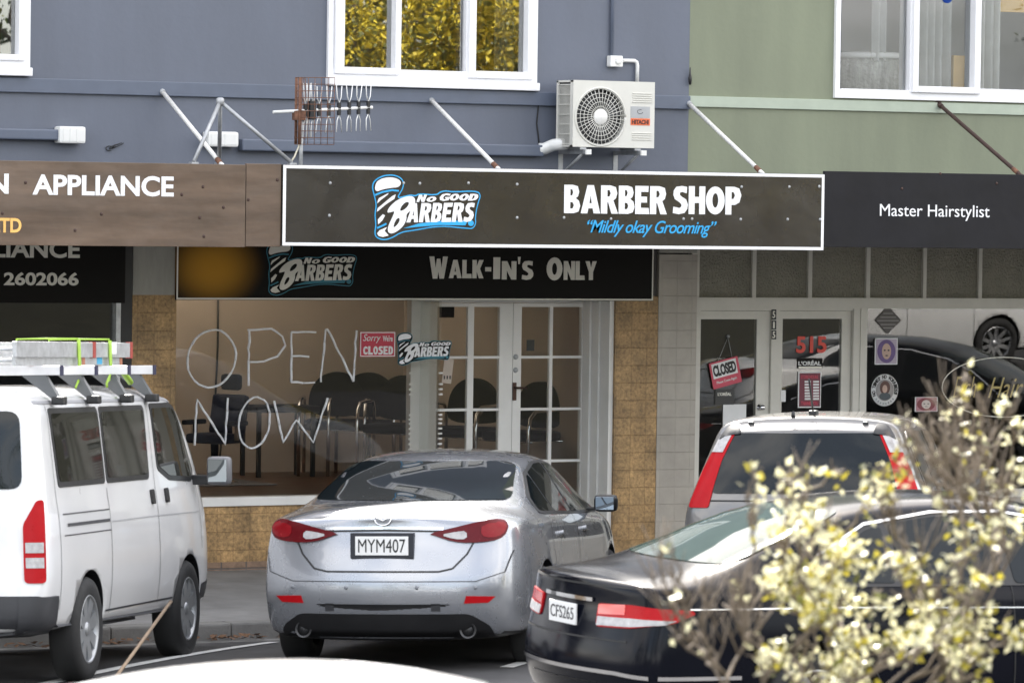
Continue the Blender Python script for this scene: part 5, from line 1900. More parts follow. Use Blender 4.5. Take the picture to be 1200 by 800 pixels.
        tc_ = [(s * .36 - .03, .405), (s * .36 + .03, .405), (s * .36 + .03, .455), (s * .36 - .03, .455)]
        patch(bvh, tc_, 'rear', 'tow_cover', dark_pl, body, .004, .05)
    band(bvh, [(-.40, .948), (0, .955), (.40, .948)], .02, 'rear', 'chrome_strip', chrome, body, .008)
    band(bvh, [(-.40, .932), (0, .938), (.40, .932)], .014, 'rear', 'shadow_gap', black_pl, body, .006)
    band(bvh, [(-.60, .86), (-.56, .78), (-.47, .685), (-.38, .665), (.38, .665), (.47, .685), (.56, .78), (.60, .86)], .012, 'rear', 'boot_shut_line', black_pl, body)
    band(bvh, [(-.84, .80), (-.80, .66), (-.62, .60), (.62, .60), (.80, .66), (.84, .80)], .006, 'rear', 'bumper_seam', dark_pl, body, .004)
    for s in (-1, 1):
        for y_ in (.24, .62):
            MB().lathe([(0, -.004), (.013, -.003), (.015, .02)], (bvh.ray_cast(Vector((-5, s * y_, .56)), Vector((1, 0, 0)))[0].x, s * y_, .56), 'x', 12).build('parking_sensor', M('sensor_grey', (.2, .21, .23), .4), body)
    patch(bvh, rpoly([(-.73, .18), (.73, .18), (.71, .30), (.58, .385), (-.58, .385), (-.71, .30)], .04), 'rear', 'lower_bumper', black_pl, body, .006, .06)
    for s in (-1, 1):
        xe = bvh.ray_cast(Vector((-5, s * .56, .275)), Vector((1, 0, 0)))[0].x
        e = MB()
        e.lathe([(.055, -.02), (.055, .22), (.043, .22), (.043, -.018), (.055, -.02)], (xe - .002, s * .56, .275), 'x', 20, False)
        e.build('exhaust_pipe', M('dull_exhaust_steel', (.07, .07, .072), .45, metal=.7), root)
        MB().lathe([(0, .0), (.043, .0), (.043, .01), (0, .01)], (xe - .012, s * .56, .275), 'x', 16).build('exhaust_bore', black_pl, root)
    o = plate(root, -.18, .18, .775, .90, .0, 'MYM407') if detail else None
    if o: # let the plate sit on the boot lid
        loc, n_, i_, d_ = bvh.ray_cast(Vector((-5, 0, .84)), Vector((1, 0, 0)))
        for q in [o] + list(o.children_recursive):
            q.data.transform(Matrix.Translation((loc.x - .022, 0, 0)))
        # oval badge
        loc, n_, i_, d_ = bvh.ray_cast(Vector((-5, 0, 1.015)), Vector((1, 0, 0)))
        b = MB()
        b.tube([(loc.x - .008 + .03 * math.sin(a * .3142) * .3, .055 * math.cos(a * .3142), 1.012 + .042 * math.sin(a * .3142)) for a in range(21)], .006, 6)
        b.tube([(loc.x - .008, .05, 1.022), (loc.x - .010, .025, 1.016), (loc.x - .012, 0, 1.0), (loc.x - .010, -.025, 1.016), (loc.x - .008, -.05, 1.022)], .005, 6)
        b.build('badge', chrome, body)
        pass
    return root

def black_sedan(name, paint, label):
    root = empty(name)
    tag(root, label, 'car')
    rear_bulge['b'] = .16
    st = [0, .16, .42, .75, 1.05, 1.45, 1.9, 2.4, 2.85, 3.25, 3.65, 4.0, 4.35, 4.65, 4.83]
    ax = [(1.08, .365), (3.8, .365)]
    body, bvh = car_body('b', root, paint, st,
        W=[(0, .79), (.16, .86), (.42, .895), (.9, .91), (2.4, .91), (3.7, .91), (4.3, .88), (4.65, .76), (4.83, .60)],
        ZB=[(0, .25), (.42, .21), (1.5, .18), (3.7, .18), (4.5, .2), (4.83, .25)],
        ZS=[(0, .95), (.42, .975), (1.0, .975), (2.4, .93), (3.65, .90), (4.3, .80), (4.83, .60)],
        ZR=[(0, 1.03), (.16, 1.065), (.42, 1.075), (.75, 1.19), (1.05, 1.325), (1.45, 1.435), (1.9, 1.475), (2.4, 1.475), (2.85, 1.41), (3.25, 1.24), (3.65, 1.03), (4.0, .97), (4.35, .90), (4.65, .76), (4.83, .62)],
        ZE=[(0, 1.0), (.42, 1.03), (.75, 1.12), (1.05, 1.26), (1.45, 1.375), (1.9, 1.41), (2.4, 1.405), (2.85, 1.335), (3.25, 1.17), (3.65, .98), (4.0, .91), (4.35, .83), (4.83, .60)],
        WR=[(0, .66), (.42, .74), (.75, .68), (1.05, .62), (1.45, .575), (1.9, .56), (2.4, .56), (2.85, .57), (3.25, .63), (3.65, .72), (4.3, .72), (4.65, .6), (4.83, .48)],
        rear=[(.2, .16), (.35, .04), (.5, .0), (.60, .0), (.68, .055), (.86, .08), (1.0, .07), (1.1, .04)],
        front=[(.2, .12), (.4, .0), (.6, .05)], axles=ax, rad=.32)
    for x in (1.08, 3.8):
        for s in (-1, 1): wheel(root, x, s * .79, .32, .205, s, 'alloy', 7)
    patch(bvh, rpoly([(-.64, 1.105), (.64, 1.105), (.55, 1.335), (.46, 1.385), (-.46, 1.385), (-.55, 1.335)], .05), 'rear', 'rear_window', car_glass_l, body, .006, .07)
    patch(bvh, rpoly([(-.70, 1.01), (.70, 1.01), (.55, 1.37), (-.55, 1.37)], .06), 'front', 'windscreen', car_glass_l, body, .006, .09)
    for v, s in (('right', -1), ('left', 1)):
        gl = [(1.05, .99), (1.15, 1.15), (1.5, 1.315), (1.95, 1.375), (2.4, 1.372), (2.8, 1.31), (3.1, 1.19), (3.46, .975), (3.4, .955), (2.3, .972), (1.2, .985)]
        patch(bvh, rpoly(gl, .04), v, 'window_trim', black_pl, body, .005, .10)
        for win in ([(1.14, 1.01), (1.2, 1.125), (1.5, 1.285), (1.6, 1.305), (1.6, .998)], [(1.65, .995), (1.65, 1.32), (1.98, 1.352), (2.3, 1.35), (2.3, .985)], [(2.37, .983), (2.37, 1.345), (2.76, 1.295), (3.06, 1.175), (3.36, .98), (3.3, .972)]):
            patch(bvh, rpoly(win, .03), v, 'side_window', car_glass, body, .008, .10)
        band(bvh, gl[1:8], .014, v, 'chrome_trim', chrome, body, .011)
        band(bvh, [(.30, .88), (1.2, .875), (2.4, .85), (3.6, .83)], .007, v, 'crease_line', chrome, body, .004)
        band(bvh, [(1.55, .30), (1.48, .45), (1.38, .62), (1.30, .85), (1.27, .985)], .008, v, 'shut_line', rubber, body)
        band(bvh, [(2.34, .28), (2.34, .98)], .008, v, 'shut_line', rubber, body)
        band(bvh, [(3.42, .30), (3.40, .7), (3.44, .96)], .008, v, 'shut_line', rubber, body)
        band(bvh, [(1.52, .40), (3.4, .40)], .03, v, 'side_moulding', chrome, body, .010)
        for hx in (1.55, 2.55):
            patch(bvh, rpoly([(hx, .84), (hx + .20, .835), (hx + .20, .865), (hx, .87)], .012, 3), v, 'door_handle', paint, body, .03, .05)
        side_mirror(root, 3.15, s * .99, 1.01, s, paint)
        d = Vector((math.cos(R(28)), -s * math.sin(R(28)), 0))
        e1 = Vector((s * math.sin(R(28)), math.cos(R(28)), 0))
        view = (d, e1, Vector((0, 0, 1)))
        def pt(pts):
            q = [(s * a, b) for a, b in pts]
            return q if s > 0 else q[::-1]
        lo = patch(bvh, rpoly(pt([(.31, .885), (.60, .895), (.90, .875), (.915, .855), (.84, .80), (.60, .765), (.31, .755)]), .03), view, 'tail_lamp', lamp_red, body, .010, .05)
        patch(bvh, pt([(.32, .812), (.60, .82), (.85, .818), (.81, .795), (.60, .772), (.32, .762)]), view, 'clear_lens', lamp_clear, lo, .014, .05)
        patch(bvh, pt([(.32, .88), (.55, .893), (.55, .835), (.32, .825)]), view, 'lamp_lens', M('bright_red_lens', (.60, .012, .012), .12, coat=1), lo, .0135, .05)
    band(bvh, [(-.80, .50), (-.60, .515), (.60, .515), (.80, .50)], .022, 'rear', 'bumper_strip', chrome, body, .010)
    for s in (-1, 1):
        band(bvh, [(.12, .50), (.6, .50)], .022, 'right' if s < 0 else 'left', 'bumper_strip', chrome, body, .010)
    band(bvh, [(-.31, .90), (.31, .90)], .022, 'rear', 'chrome_strip', chrome, body, .012)
    band(bvh, [(-.70, .985), (.70, .985)], .012, 'rear', 'boot_shut_line', rubber, body)
    band(bvh, [(-.66, .69), (.66, .69)], .010, 'rear', 'boot_shut_line', rubber, body)
    patch(bvh, rpoly([(-.70, .18), (.70, .18), (.68, .34), (-.68, .34)], .04), 'rear', 'lower_bumper', black_pl, body, .006, .06)
    MB().lathe([(.04, -.06), (.04, .2), (.032, .2), (.032, -.058), (.04, -.06)], (.10, .55, .26), 'x', 18, False).build('exhaust_pipe', chrome, root)
    loc, n_, i_, d_ = bvh.ray_cast(Vector((-5, 0, .80)), Vector((1, 0, 0)))
    w = MB().box(loc.x - .014, loc.x - .002, -.18, .18, .745, .865, .004).build('number_plate', plate_w, body)
    tx = MB()
    for k in range(6):
        y = .145 - k * .058
        tx.box(loc.x - .0165, loc.x - .0145, y - .034, y - .006, .78, .835)
    me = text_mesh('CFS265', .0)
    fit_text(me, 0, 1, 0, 1, 0, 0, .002)
    for v in me.vertices:
        a, b, dd = v.co.x, v.co.z, v.co.y
        v.co = Vector((loc.x - .0145 + dd, .155 - a * .31, .772 + b * .07))
    me.materials.append(dark_pl)
    tx.bm.free()
    link('plate_lettering', me, w)
    # dusty number plate recess
    return root

def small_wagon(name, paint, label):
    root = empty(name)
    tag(root, label, 'car')
    rear_bulge['w'] = .10
    st = [0, .12, .32, .62, 1.0, 1.5, 2.0, 2.5, 2.95, 3.3, 3.65, 3.95, 4.25, 4.5, 4.63]
    ax = [(.95, .40), (3.57, .40)]
    body, bvh = car_body('w', root, paint, st,
        W=[(0, .82), (.12, .87), (.5, .89), (2.4, .89), (3.6, .88), (4.2, .85), (4.5, .74), (4.63, .6)],
        ZB=[(0, .32), (.5, .28), (1.5, .25), (3.7, .25), (4.63, .3)],
        ZS=[(0, 1.08), (1.0, 1.08), (2.4, 1.05), (3.5, 1.02), (4.1, .95), (4.63, .72)],
        ZR=[(0, 1.60), (.12, 1.655), (.32, 1.675), (.62, 1.685), (1.5, 1.70), (2.0, 1.695), (2.5, 1.66), (2.95, 1.50), (3.3, 1.28), (3.65, 1.14), (3.95, 1.08), (4.25, 1.02), (4.5, .88), (4.63, .74)],
        ZE=[(0, 1.56), (.12, 1.60), (.32, 1.615), (1.5, 1.63), (2.0, 1.62), (2.5, 1.58), (2.95, 1.43), (3.3, 1.21), (3.65, 1.06), (3.95, 1.0), (4.25, .95), (4.63, .72)],
        WR=[(0, .56), (.12, .60), (.32, .625), (1.5, .64), (2.5, .63), (2.95, .66), (3.3, .70), (3.65, .74), (4.25, .70), (4.63, .5)],
        rear=[(.3, .12), (.45, .0), (.65, .0), (.72, .04), (1.0, .05), (1.3, .12), (1.55, .24), (1.7, .27)],
        front=[(.3, .1), (.5, .0), (.7, .05)], axles=ax, rad=.345, crown=.75)
    for x in (.95, 3.57):
        for s in (-1, 1): wheel(root, x, s * .77, .345, .215, s, 'alloy', 5)
    patch(bvh, rpoly([(-.66, 1.14), (.66, 1.14), (.60, 1.36), (.525, 1.555), (-.525, 1.555), (-.60, 1.36)], .05), 'rear', 'rear_window', car_glass, body, .006, .07)
    patch(bvh, rpoly([(-.70, 1.14), (.70, 1.14), (.60, 1.56), (-.60, 1.56)], .06), 'front', 'windscreen', car_glass, body, .006, .09)
    for v, s in (('right', -1), ('left', 1)):
        gl = [(.42, 1.13), (.50, 1.50), (.62, 1.565), (1.5, 1.58), (2.2, 1.56), (2.5, 1.52), (2.95, 1.33), (3.25, 1.10), (3.2, 1.08)]
        patch(bvh, rpoly(gl, .04), v, 'window_trim', black_pl, body, .005, .10)
        for win in ([(.50, 1.15), (.57, 1.48), (.66, 1.545), (1.0, 1.55), (1.0, 1.14)], [(1.06, 1.14), (1.06, 1.552), (1.75, 1.553), (1.75, 1.12)], [(1.83, 1.12), (1.83, 1.552), (2.2, 1.54), (2.46, 1.50), (2.9, 1.32), (3.12, 1.11)]):
            patch(bvh, rpoly(win, .03), v, 'side_window', car_glass, body, .008, .10)
        band(bvh, [(1.03, .4), (1.03, 1.12)], .008, v, 'shut_line', rubber, body)
        band(bvh, [(1.79, .4), (1.79, 1.1)], .008, v, 'shut_line', rubber, body)
        for hx in (1.12, 1.95):
            patch(bvh, rpoly([(hx, .96), (hx + .19, .955), (hx + .19, .985), (hx, .99)], .012, 3), v, 'door_handle', paint, body, .03, .05)
        side_mirror(root, 2.95, s * 1.0, 1.16, s, paint, (.12, .20, .17))
        d = Vector((math.cos(R(20)), -s * math.sin(R(20)), 0))
        e1 = Vector((s * math.sin(R(20)), math.cos(R(20)), 0))
        view = (d, e1, Vector((0, 0, 1)))
        def pt(pts):
            q = [(s * a, b) for a, b in pts]
            return q if s > 0 else q[::-1]
        lo = patch(bvh, rpoly(pt([(.645, 1.04), (.80, 1.04), (.745, 1.30), (.65, 1.56), (.60, 1.58), (.545, 1.56), (.60, 1.36)]), .02), view, 'tail_lamp', lamp_red, body, .010, .05)
        patch(bvh, pt([(.605, 1.42), (.70, 1.42), (.66, 1.53), (.57, 1.535)]), view, 'clear_lens', lamp_clear, lo, .014, .05)
        patch(bvh, rpoly(pt([(.50, 1.545), (.60, 1.535), (.665, 1.50), (.63, 1.60), (.56, 1.615)]), .02), view, 'pillar_trim', black_pl, body, .016, .05)
        h = MB().box(.30, .46, s * .40 - .02, s * .40 + .02, 1.585, 1.635, .008)
        h.build('tailgate_hinge', black_pl, root)
    band(bvh, [(-.66, 1.09), (.66, 1.09)], .01, 'rear', 'shut_line', rubber, body)
    # roof aerial and brake lamp housing, roof rails
    a = MB()
    a.tube([(.62, 0, 1.69), (.50, 0, 1.80), (.36, 0, 1.93)], .007, 6)
    a.box(.58, .70, -.03, .03, 1.675, 1.71, .01)
    a.build('roof_aerial', black_pl, root)
    MB().lathe([(.016, 0), (.012, .04), (0, .05)], (.26, .10, 1.66), 'z', 10).build('washer_jet', black_pl, root)
    w = MB()
    w.tube([(.06, .45, 1.17), (.05, .15, 1.18), (.04, -.25, 1.165)], .012, 6)
    w.build('rear_wiper', black_pl, root)
    s = patch(bvh, [(.30, 1.19), (.44, 1.19), (.44, 1.30), (.30, 1.30)], 'rear', 'window_label', M('lime_label', (.22, .30, .04), .5), body, .009, .06) if False else None
    band(bvh, [(-.5, .62), (.5, .62)], .02, 'rear', 'bumper_line', dark_pl, body)
    return root

def white_van(name, paint, label):
    root = empty(name)
    tag(root, label, 'van')
    rear_bulge['v'] = .07
    st = [0, .08, .22, .5, 1.0, 1.6, 2.2, 2.8, 3.3, 3.6, 3.85, 4.1, 4.35, 4.58, 4.69]
    ax = [(1.0, .385), (3.57, .385)]
    body, bvh = car_body('v', root, paint, st,
        W=[(0, .80), (.08, .835), (.5, .85), (3.6, .85), (4.1, .835), (4.45, .77), (4.69, .62)],
        ZB=[(0, .36), (.5, .33), (3.7, .30), (4.69, .33)],
        ZS=[(0, 1.20), (3.3, 1.20), (4.0, 1.14), (4.69, .90)],
        ZR=[(0, 1.86), (.08, 1.90), (.22, 1.92), (.5, 1.93), (3.3, 1.93), (3.6, 1.885), (3.85, 1.75), (4.1, 1.50), (4.35, 1.24), (4.58, 1.06), (4.69, .95)],
        ZE=[(0, 1.77), (.08, 1.80), (.5, 1.815), (3.3, 1.815), (3.6, 1.775), (3.85, 1.63), (4.1, 1.42), (4.35, 1.18), (4.58, 1.02), (4.69, .92)],
        WR=[(0, .70), (.08, .735), (.5, .745), (3.3, .745), (3.85, .73), (4.35, .72), (4.69, .55)],
        rear=[(.3, .06), (.4, .0), (.68, .0), (.75, .02), (1.2, .04), (1.8, .10), (2, .14)],
        front=[(.3, .1), (.5, .0), (.9, .05)], axles=ax, rad=.34, crown=.82)
    for x in (1.0, 3.57):
        for s in (-1, 1): wheel(root, x, s * .745, .34, .205, s, 'steel', 8, steel_wheel)
    patch(bvh, rpoly([(-.67, 1.27), (.67, 1.27), (.64, 1.76), (-.64, 1.76)], .08), 'rear', 'rear_window', car_glass, body, .006, .08)
    patch(bvh, rpoly([(-.70, 1.2), (.70, 1.2), (.66, 1.78), (-.66, 1.78)], .06), 'front', 'windscreen', car_glass, body, .006, .09)
    for v, s in (('right', -1), ('left', 1)):
        for win, nm in (([(.40, 1.27), (1.50, 1.27), (1.50, 1.775), (.36, 1.775)], 'side_window'), ([(1.54, 1.27), (2.62, 1.27), (2.68, 1.775), (1.54, 1.775)], 'side_window'),
                        ([(2.86, 1.33), (3.15, 1.25), (3.80, 1.225), (3.93, 1.30), (3.55, 1.755), (3.42, 1.785), (2.84, 1.785)], 'front_window')):
            t = patch(bvh, rpoly(win, .045), v, 'window_trim', black_pl, body, .005, .12)
            ins = inset(win, .035)
            patch(bvh, rpoly(ins, .04), v, nm, M('olive_tinted_glass', (.018, .018, .014), .03, spec=.32), t, .008, .12)
        band(bvh, [(.18, 1.81), (3.35, 1.81), (3.55, 1.785)], .018, v, 'rain_gutter', M('gutter_shadow', (.25, .25, .26), .5), body, .006)
        band(bvh, [(.33, .50), (.33, 1.82)], .006, v, 'shut_line', dark_pl, body)
        band(bvh, [(1.52, .42), (1.52, 1.24)], .007, v, 'shut_line', dark_pl, body)
        band(bvh, [(2.75, .42), (2.75, 1.80)], .007, v, 'shut_line', dark_pl, body)
        band(bvh, [(3.95, .75), (3.95, 1.2)], .007, v, 'shut_line', dark_pl, body)
        band(bvh, [(1.55, 1.02), (2.75, 1.02), (3.9, 1.01)], .008, v, 'body_crease', M('crease_shadow', (.34, .34, .35), .5), body, .005)
        band(bvh, [(.42, 1.10), (1.52, 1.10)], .008, v, 'door_rail_line', dark_pl, body)
        band(bvh, [(.42, .965), (1.52, .965)], .008, v, 'door_rail_line', dark_pl, body)
        band(bvh, [(.50, 1.03), (1.50, 1.03)], .020, v, 'door_rail', dark_pl, body, .005)
        band(bvh, [(1.42, .44), (3.15, .44)], .012, v, 'sill_line', dark_pl, body, .006)
        for hx in (2.60, 2.98):
            patch(bvh, rpoly([(hx, 1.10), (hx + .07, 1.10), (hx + .07, 1.20), (hx, 1.20)], .02, 3), v, 'door_handle', black_pl, body, .018, .05)
        patch(bvh, rpoly([(3.98, .33), (4.55, .33), (4.55, .52), (3.98, .50)], .03), v, 'front_bumper_corner', dark_pl, body, .006, .08)
        m = MB()
        yy = s * .985
        m.box(3.82, 3.94, yy - .085, yy + .085, 1.20, 1.40, .035)
        mo = m.build('side_mirror', M('grey_mirror_shell', (.14, .14, .15), .45), root, smooth=True)
        MB().box(3.812, 3.821, yy - .068, yy + .068, 1.22, 1.38, .002).build('mirror_glass', mirror_m, mo)
        MB().box(3.86, 3.92, min(s * .78, s * .93), max(s * .78, s * .93), 1.20, 1.27, .01).build('mirror_arm', black_pl, mo)
        # lamps at the rear corners
        d = Vector((math.cos(R(35)), -s * math.sin(R(35)), 0))
        e1 = Vector((s * math.sin(R(35)), math.cos(R(35)), 0))
        view = (d, e1, Vector((0, 0, 1)))
        def pt(pts):
            q = [(s * a, b) for a, b in pts]
            return q if s > 0 else q[::-1]
        cy_ = .70 * math.cos(R(35)) - 0
        A_, B_ = .57, .70
        lo = patch(bvh, rpoly(pt([(A_, .68), (B_, .68), (B_, 1.20), (B_ - .045, 1.20), (A_, 1.05)]), .03), view, 'tail_lamp', lamp_red, body, .012, .05)
        for z0_, z1_ in ((.775, .84), (.87, .935)):
            patch(bvh, pt([(A_ + .012, z0_), (B_ - .012, z0_), (B_ - .012, z1_), (A_ + .012, z1_)]), view, 'clear_lens', lamp_clear, lo, .016, .05)
    patch(bvh, rpoly([(-.80, .34), (.80, .34), (.80, .60), (-.80, .60)], .03), 'rear', 'rear_bumper', dark_pl, body, .02, .08)
    for s in (-1, 1):
        q45 = (Vector((math.cos(R(45)), -s * math.sin(R(45)), 0)), Vector((s * math.sin(R(45)), math.cos(R(45)), 0)), Vector((0, 0, 1)))
        pc = [(s * .46, .345), (s * .75, .345), (s * .75, .595), (s * .46, .595)]
        patch(bvh, pc if s > 0 else pc[::-1], q45, 'rear_bumper_corner', dark_pl, body, .026, .04)
    for s in (-1, 1):
        patch(bvh, rpoly([(.04, .36), (.26, .36), (.26, .585), (.04, .585)], .03), 'right' if s < 0 else 'left', 'rear_bumper_corner', dark_pl, body, .02, .08)
    band(bvh, [(0, .6), (0, 1.9)], .006, 'rear', 'shut_line', dark_pl, body)
    # roof rack: four cross bars on tapered feet standing in the rain gutters
    for x in (.50, 1.32, 2.14, 2.80):
        b = MB()
        b.box(x - .03, x + .03, -.80, .80, 1.985, 2.045, .006)
        bo = b.build('roof_rack_bar', M('white_bar', (.66, .66, .67), .4), root)
        for s in (-1, 1):
            MB().box(x - .032, x + .032, s * .80 - .004, s * .80 + .004, 1.982, 2.048).build('bar_cap', M('navy_cap', (.02, .02, .06), .5), bo)
            f = bmesh.new()
            bmesh.ops.create_cube(f, size=1)
            for v in f.verts:
                top = v.co.z > 0
                hw = .055 if top else .03
                v.co = Vector((x + v.co.x * (.05 if top else .07), s * ((.62 if top else .765) + v.co.y * (.16 if top else .05)), 1.984 if top else 1.835))
            m = MB()
            m.add(f)
            fo = m.build('rack_foot', M('grey_rack_foot', (.10, .105, .11), .45), bo)
            MB().box(x - .045, x + .045, s * .775 - .05, s * .775 + .035, 1.795, 1.85, .012).build('foot_clamp', black_pl, fo)
    return root

# ---- place the vehicles
def ground_hit(px, py):
    lo, hi = -30.0, -3.5
    for _ in range(60):
        m = (lo + hi) / 2
        p = P(px, py, m)
        # going further away (larger Y) the ray drops
        if p.z < road_z(m): hi = m
        else: lo = m
    return P(px, py, (lo + hi) / 2)
def put(root, local, px, py, heading):
    """put the car so that its local ground point (x, y) stands where the ray through (px, py) meets the road"""
    g = ground_hit(px, py)
    h = R(heading)
    f, l = Vector((math.sin(h), math.cos(h), 0)), Vector((-math.cos(h), math.sin(h), 0))
    o = g - f * local[0] - l * local[1]
    place(root, o.x, o.y, heading)
    return g
sil = silver_sedan('sedan_car', silver_p, 'silver sedan with dark rear window parked nose in before the barber shop')
print('SIL', put(sil, (1.02, .86), 345, 771, 39.5))
van = white_van('van', white_car_p, 'white van with roof rack and ladders parked before the appliance shop')
print('VAN', put(van, (1.0, -.80), 99, 797, 39.5))
suv = small_wagon('suv_car', champ_p, 'pale silver high tailed car with tall red lamps parked before the hair salon')
blk = black_sedan('sedan_car', navy_p, 'black sedan with pale glare on its rear pillar in front of the parked cars')
wht = silver_sedan('sedan_car', white_car_p, 'white car of which only the sunlit roof shows at the bottom edge', detail=False)
def put_at(root, px, D, heading, local=(0, 0)):
    p = PD(px, 600, D)
    h = R(heading)
    f, l = Vector((math.sin(h), math.cos(h), 0)), Vector((-math.cos(h), math.sin(h), 0))
    o = Vector((p.x, p.y, 0)) - f * local[0] - l * local[1]
    place(root, o.x, o.y, heading)
put_at(suv, 945, 32.4, 39.0)
put_at(blk, 677, 26.6, 95)
put_at(wht, 350, 16.93, 80, (2.3, 0))
for r_, n_ in ((sil, 'sil'), (van, 'van'), (suv, 'suv'), (blk, 'blk'), (wht, 'wht')):
    print(n_, r_.matrix_world.translation)
# cars outside the frame that show as reflections in the salon window
cw2 = copy_tree(wht)
f_ = Vector((1, 0, 0))
cw2.matrix_world = Matrix.Translation((16.6 - 3.85, -17.3, road_z(-10.0))) @ Matrix.Rotation(R(1.5), 4, 'Z')
tag(cw2, 'white car mirrored in the salon window with its front wheel showing', 'car')
cd2 = copy_tree(blk)
h_ = R(39.5)
cd2.matrix_world = Matrix.Translation((6.7, -7.5, road_z(-6.0))) @ Matrix.Rotation(-h_ + math.pi / 2, 4, 'Z')
tag(cd2, 'dark sedan whose sloping roof is mirrored in the salon window', 'car')
# ---- ladders on the van's rack, with a lime strap
def ladder(name, label, x0, x1, y0, y1, z, endmat, sh_=.10):
    root_ = empty(name)
    tag(root_, label, 'ladder')
    s = MB()
    for y in (y0, y1):
        s.box(x0, x1, y - .014, y + .014, z, z + sh_, .003)
    s.build('stile', alum, root_)
    rg = MB()
    n = int((x1 - x0) / .28)
    for i in range(n):
        x = x0 + .14 + i * .28
        rg.tube([(x, y0, z + sh_ * .5), (x, y1, z + sh_ * .5)], .015, 8)
    rg.build('rung', alum, root_)
    e = MB()
    for y in (y0, y1): e.box(x1, x1 + .055, y - .019, y + .019, z - .006, z + sh_ + .006, .004)
    for y in (y0, y1): e.box(x1 - .95, x1 - .88, y - .017, y + .017, z - .003, z + sh_ + .003)
    e.build('end_cap', endmat, root_)
    return root_
la = ladder('ladder', 'upper aluminium ladder with red end cap on the van roof', .05, 2.78, -.62, -.24, 2.10, M('red_brown_cap', (.36, .05, .035), .5))
lb = ladder('ladder', 'lower aluminium ladder resting on the van rack bars', .10, 2.58, -.60, -.26, 2.046, M('rusty_orange_band', (.42, .16, .09), .5), .063)
for l_ in (la, lb): l_.matrix_world = van.matrix_world.copy()
MB().box(2.0, 2.13, -.6155, -.6141, 2.055, 2.105).build('blue_label', M('sky_blue_label', (.05, .35, .60), .5), lb)
MB().box(2.28, 2.42, -.6365, -.6341, 2.122, 2.205).build('white_label', paper, la)
for i, (x, lab) in enumerate(((1.45, 'lime green strap round the ladders at the second rack bar'), (2.22, 'lime green strap tied round the ladders by the front rack bar'))):
    stp = MB()
    for k in range(2):
        dx_ = .03 * k
        pts = [(x + dx_, -.64, 2.215), (x + dx_, -.645, 2.05), (x - .03 + dx_, -.66, 2.01), (x - .10 - .05 * i, -.68, 1.95 + .02 * k), (x - .20 - .05 * i, -.69, 1.93), (x - .24, -.69, 1.90)]
        stp.tube(pts, .008, 6)
    stp.tube([(x, -.64, 2.222), (x, -.42, 2.225), (x, -.22, 2.222), (x, -.20, 2.03), (x, -.4, 2.01), (x, -.64, 2.04)], .007, 6)
    if i: stp.tube([(x - .05, -.66, 2.01), (x + .12, -.70, 2.005), (x + .25, -.72, 1.93)], .022, 6)
    o = stp.build('strap', hi_vis)
    tag(o, lab, 'strap')
    o.matrix_world = van.matrix_world @ Matrix.Translation(o.location)
# stick leaning on the van's sill
p0, p1 = ground_hit(126, 806), van.matrix_world @ Vector((2.95, -.87, .42))
o = MB().tube([p0, p0.lerp(p1, .5), p1], .012, 8).build('stick', M('pale_brown_wood', (.30, .22, .15), .7, var=.2))
tag(o, 'bare brown stick leaning against the sill of the white van', 'stick')
# ------------------------------------------------------------------ the far side of the street: bank, shrubs, trees
def bank_z(Y):
    a = -Y - 22.0
    if a <= 0: return -.06
    t = min(1, a / 8.0)
    return -.06 + 1.5 * t * t * (3 - 2 * t)
mb = MB()
ys = [-22 - .5 * i for i in range(17)] + [-34, -40, -60, -120, -320]
xs = [-320, -120, -60] + [-40 + 2 * i for i in range(61)] + [120, 320]
g = [[mb.bm.verts.new((x, y, bank_z(y) + (random.uniform(-.03, .03) if -60 < x < 82 and y < -22.4 else 0))) for x in xs] for y in ys]
for i in range(len(ys) - 1):
    for j in range(len(xs) - 1):
        mb.bm.faces.new((g[i][j], g[i][j + 1], g[i + 1][j + 1], g[i + 1][j]))
bank_m = M('dry_grass_bank', (.035, .034, .022), .9, var=.4, vs=3, bump=.02, bs=40)
struct(mb.build('grass_bank', bank_m, smooth=True))

def leaf(bm, c, s, mi, up=.3):
    a = random.uniform(0, 6.283)
    tz = random.uniform(-1.1, 1.1)
    u = Vector((math.cos(a) * math.cos(tz), math.sin(a) * math.cos(tz), math.sin(tz)))
    r = Vector((random.gauss(0, 1), random.gauss(0, 1), random.gauss(0, 1) + up))
    v = u.cross(r)
    if v.length < .05: return
    v.normalize()
    n = u.cross(v)
    w = s * random.uniform(.24, .36)
    p = [c, c + u * s * .35 + v * w + n * s * .06, c + u * s, c + u * s * .35 - v * w + n * s * .06]
    q = [bm.verts.new(x) for x in p]
    f1 = bm.faces.new((q[0], q[1], q[2]))
    f2 = bm.faces.new((q[0], q[2], q[3]))
    f1.material_index = f2.material_index = mi
    f1.smooth = f2.smooth = True

def twig(mb, p0, p1, r0, r1, wob=.03, seg=5, n=5):
    pts = []
    for i in range(seg + 1):
        t = i / seg
        p = p0.lerp(p1, t)
        if 0 < i < seg: p = p + Vector((random.gauss(0, wob), random.gauss(0, wob), random.gauss(0, wob * .4)))
        pts.append(p)
    mb.tube(pts, r0, n, r1)
    return pts

